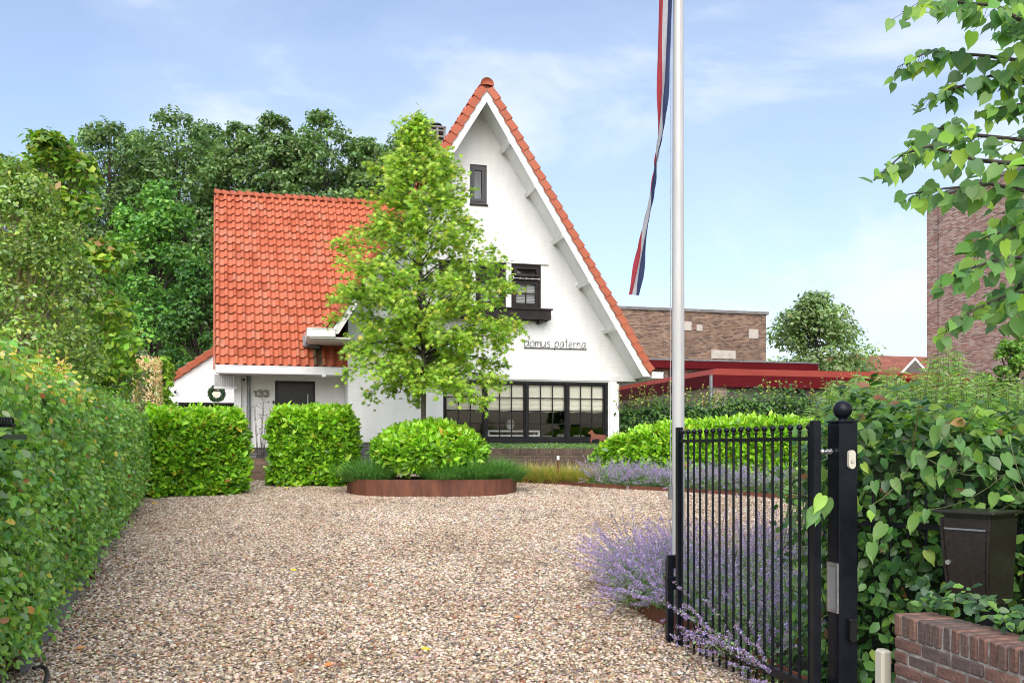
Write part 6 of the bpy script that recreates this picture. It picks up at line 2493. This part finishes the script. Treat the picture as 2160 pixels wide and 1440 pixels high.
# --- right: beech hedge by the street with bindweed
bp_ = [(1.88, 5.95), (2.02, 5.42), (2.78, 4.72), (3.6, 3.9)]
loc = (2.2, 5.3, 0)
e_ = plant('street_hedge', 'dark beech hedge overgrown with bindweed beside the gate post', 'hedge', loc)
Pn, N, top_ = shell(bp_, .02, lambda s, p: 1.62 + .05 * np.sin(s * 3), .9, 4600, 1500, .09, .08)
n = len(Pn)
leaves('foliage', rel(Pn, loc), unit(N * .8 + np.array([0, 0, .5]) + .85 * rand_dirs(n)), unit(np.array([-.2, -.1, -.5]) + .9 * rand_dirs(n)), rng.uniform(.05, .095, n), T_BEECH,
       palette(n, [(.034, .088, .022), (.055, .128, .028), (.020, .056, .016), (.095, .185, .034), (.15, .25, .04), (.22, .10, .05)], [7, 7, 6, 3, 1.2, .35]), M_LEAFG, e_)
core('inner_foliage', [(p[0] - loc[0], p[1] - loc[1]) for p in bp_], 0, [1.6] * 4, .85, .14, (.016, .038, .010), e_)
m = MB()
rd = random.Random(3)
for k in range(60):
    i = rd.randrange(3)
    f = rd.random()
    a = Vector(bp_[i]).lerp(Vector(bp_[i + 1]), f)
    z = rd.uniform(.2, 1.5)
    b = Vector((a.x + rd.gauss(.0, .12), a.y + rd.gauss(0, .12), z))
    t = b + Vector((rd.gauss(-.05, .1), rd.gauss(-.05, .1), rd.gauss(.1, .15)))
    m.tube([b - Vector(loc), t - Vector(loc)], [.004, .002], 4)
tag(m.build('twigs', M_TWIG, e_), kind='stuff')
# ragged taller shoots on top
tp, dd_ = [], []
for k in range(46):
    x = rd.uniform(0, 1)
    a = Vector(bp_[1]).lerp(Vector(bp_[2]), x * 1.3)
    b = Vector((a.x + rd.uniform(.0, .5), a.y + rd.uniform(0, .5), 1.58))
    t = b + Vector((rd.gauss(-.05, .12), rd.gauss(-.03, .1), rd.uniform(.05, .16)))
    for j in range(9):
        tp.append(b.lerp(t, j / 8)[:])
tp = np.array(tp)
n = len(tp)
leaves('shoot_leaves', rel(tp, loc), unit(np.array([-.1, -.4, .7]) + .6 * rand_dirs(n)), unit(rand_dirs(n) + np.array([0, 0, .3])), rng.uniform(.06, .095, n), T_BEECH,
       palette(n, [(.10, .20, .03), (.17, .28, .04), (.06, .13, .025), (.33, .17, .08)], [4, 3, 3, .5]), M_LEAFN, e_)
bn = plant('bindweed', 'climbing bindweed with large heart shaped leaves on the street hedge', 'climber', (2.35, 4.95, 0))
loc = (2.35, 4.95, 0)
BP = []
for k in range(52):
    x = rd.uniform(.0, 1.15) ** .7
    a = Vector(bp_[1]).lerp(Vector(bp_[2]), x)
    hz = 1.68 - abs(rd.gauss(0, .20)) if rd.random() < .72 else rd.uniform(.9, 1.5)
    if x < .35: hz = min(hz, rd.uniform(.8, 1.62))
    BP.append((a.x - .10 + rd.gauss(0, .03), a.y - .10 + rd.gauss(0, .03), hz))
for px, py in ((1845, 1015), (1838, 1065), (1840, 1145), (1735, 1045), (1720, 1072), (1728, 1090), (1745, 1050), (1955, 1075), (1930, 1090)):
    BP.append(tuple(P(px, py, 5.0)))
BP = np.array(BP)
n = len(BP)
leaves('leaves', rel(BP, loc), unit(np.array([-.35, -.8, .35]) + .35 * rand_dirs(n)), unit(np.array([0, 0, -1.0]) + .5 * rand_dirs(n)), rng.uniform(.05, .12, n), T_HEART,
       palette(n, [(.085, .18, .045), (.115, .225, .05), (.065, .14, .038), (.18, .28, .045)], [4, 4, 3, 1]), M_LEAFN, bn, W=rng.uniform(.55, .8, n))
m = MB()
for k in range(26):
    a, b = Vector(BP[rd.randrange(n)]), Vector(BP[rd.randrange(n)])
    if (a - b).length < .5:
        m.tube([q - Vector(loc) for q in limb_path(a, b, -.05, 4)], .0022, 4)
m.build('stems', MATS['green_stems'], bn)
# ivy creeping over the wall's back
iv = plant('ivy', 'dark ivy creeping over the brick wall below the letter box', 'climber', (2.12, 4.1, .74))
n = 230
s = rng.uniform(-.1, 1.1, n)
off = rng.uniform(.14, .34, n)
Wd, Wn = np.array([wd_.x, wd_.y]), np.array([-wd_.y, wd_.x])
xy = np.array([WA.x, WA.y])[None] + s[:, None] * Wd[None] + off[:, None] * Wn[None]
Pn = np.concatenate([xy, (.75 + np.abs(rng.normal(0, .03, n)) + .05 * np.clip((off - .12) / .2, 0, 1))[:, None]], 1)
leaves('foliage', rel(Pn, (2.12, 4.1, .74)), unit(np.array([-.4, -.4, .8]) + .5 * rand_dirs(n)), rand_dirs(n), rng.uniform(.03, .06, n), T_BEECH, palette(n, [(.02, .05, .018), (.04, .09, .025), (.08, .16, .03)], [4, 3, 2]), M_LEAFG, iv)

# --- lime tree reaching in from the right
def lime_branches():
    rd = random.Random(21)
    g = np.random.default_rng(21)
    tx_, ty_ = 4.35, 5.6
    e_ = plant('overhanging_lime', 'leafy lime tree branches reaching in from the right edge', 'tree', (tx_, ty_, 0))
    O = Vector((tx_, ty_, 0))
    m = MB()
    m.tube([(0, 0, -.1), (.02, 0, 1.5), (-.02, .03, 3.2), (.0, 0, 5.2)], [.17, .14, .11, .05], 12)
    m.build('trunk', M_BARK, e_, True)
    br = [[(2200, 70), (2100, 12), (1990, 2), (1902, 26)], [(2200, 135), (2080, 118), (1960, 108), (1893, 142)], [(2200, 178), (2090, 160), (2010, 188), (1943, 212)],
          [(2200, 300), (2060, 285), (1985, 270), (1932, 282)], [(2200, 350), (2060, 338), (1960, 308), (1905, 325), (1850, 374)], [(2200, 410), (2090, 388), (1990, 398), (1902, 412)],
          [(2200, 470), (2140, 480), (2080, 500), (2045, 520)], [(2200, 540), (2110, 545), (2030, 572), (1982, 602)], [(2210, 610), (2130, 620), (2060, 650), (1990, 702)],
          [(2210, 60), (2160, 40), (2120, -20)], [(2210, 230), (2150, 220), (2080, 232)], [(2210, 560), (2150, 600), (2100, 670)], [(2210, 440), (2150, 450), (2095, 450)], [(2210, 640), (2170, 670), (2120, 690)], [(2210, -30), (2110, -60), (1980, -40)]]
    m = MB()
    LP, LS, PT = [], [], []
    for bi, b in enumerate(br):
        Y_ = 4.7 + rd.uniform(-.25, .35)
        pts = [P(px, py, Y_ + .15 * i * rd.choice((-1, 1)) * .5) for i, (px, py) in enumerate(b)]
        limb0 = Vector((tx_, ty_, max(1.6, pts[0].z - rd.uniform(.2, .7))))
        full = [limb0 - O, limb0.lerp(pts[0], .5) - O + Vector((0, 0, .05))] + [p - O for p in pts]
        rad = list(np.linspace(.018, .002, len(full)))
        m.tube(full, rad, 6)
        tot = sum((pts[i + 1] - pts[i]).length for i in range(len(pts) - 1))
        nl_ = int(tot / (.021 if bi < 9 else .016))
        for k in range(nl_):
            f = (k + .5) / nl_ * (len(pts) - 1)
            i = min(int(f), len(pts) - 2)
            p = pts[i].lerp(pts[i + 1], f - i)
            side = 1 if k % 2 else -1
            q = p + Vector((rd.gauss(0, .03), rd.gauss(0, .07), rd.uniform(-.045, .02) + (0 if k % 2 else -.012)))
            tipness = k / nl_
            PT.append((p - O, q - O))
            LP.append((q - O)[:])
            LS.append((.088 - .03 * max(0, tipness - .6) / .4) * rd.uniform(.75, 1.12))
    # dense inner part at the frame edge
    for k in range(270):
        p = P(rd.uniform(2075, 2290), rd.uniform(-40, 690), rd.uniform(4.6, 5.7))
        if p.x * FPX / p.y + CX < 2130 and rd.random() < .55: continue
        LP.append((p - O)[:])
        LS.append(.086 * rd.uniform(.75, 1.1))
    for a, b in PT: m.tube([a, b], [.0016, .0012], 3, cap=False)
    m.build('branches', M_BARKD, e_, True)
    LP = np.array(LP)
    n = len(LP)
    nrm = unit(np.array([-.15, -.75, .45]) + .6 * rand_dirs(n, g))
    leaves('crown', LP, nrm, unit(np.array([-.25, 0, -.75]) + .5 * rand_dirs(n, g)), np.array(LS), T_HEART,
           palette(n, [(.062, .135, .038), (.095, .185, .046), (.044, .10, .034), (.15, .26, .038), (.22, .32, .045)], [5, 5, 3, 3, 1], g=g), M_LEAFN, e_, W=g.uniform(.75, 1.1, n))
lime_branches()

# --- fallen leaves on the gravel
for k, (px, py, c, lb) in enumerate(((888, 1375, (.55, .36, .03), 'yellow fallen leaf on the gravel in the foreground'), (613, 1207, (.55, .42, .04), 'yellow fallen leaf on the gravel below the left laurel block'),
                                     (775, 1239, (.36, .15, .07), 'rust brown fallen leaf curled on the middle gravel'), (160, 1375, (.45, .22, .08), 'brown leaf litter on the gravel by the hedge foot'),
                                     (684, 1412, (.42, .17, .05), 'orange brown leaf on the gravel at the lower edge'), (1086, 1310, (.45, .2, .1), 'rust coloured leaf on the gravel right of the middle'),
                                     (320, 1066, (.45, .28, .04), 'yellow leaf at the foot of the broad laurel block'), (600, 1033, (.5, .36, .06), 'yellow leaf before the tall laurel block'))):
    g_ = G(px, py)
    s_ = .07 if py > 1100 else .11
    o = leaves('fallen_leaf', np.array([[0, 0, 0.]]), unit(np.array([[.1, -.35, 1.]])), np.array([[1., .2 * k, 0]]), np.array([s_]), T_BEECH, np.array([c]), M_LEAF)
    o.location = (g_.x, g_.y, g_.z + .03)
    tag(o, lb, 'leaf', 'fallen leaves on the gravel')

# --- brown leaf litter along the hedge foot
n = 420
f = rng.uniform(0, 1, n) ** 1.3
px = np.array([ha.x, ha.y])[None] + f[:, None] * np.array([hb_.x - ha.x, hb_.y - ha.y])[None]
off = np.abs(rng.normal(0, .35, n)) + .02
nx = np.array([hd.y, -hd.x])
xy = px + off[:, None] * nx[None]
Pn = np.concatenate([xy, (zga(xy[:, 1]) + .022)[:, None]], 1)
o = leaves('leaf_litter', Pn, unit(np.array([0, -.2, 1.0]) + .35 * rand_dirs(n)), unit(rand_dirs(n) * np.array([1, 1, .1])), rng.uniform(.02, .05, n), T_BEECH,
           palette(n, [(.16, .075, .03), (.10, .05, .025), (.24, .13, .05), (.12, .12, .03)], [3, 3, 2, 1]), M_LEAF)
tag(o, 'scattered brown leaf litter along the foot of the hornbeam hedge', 'leaf litter', kind='stuff')
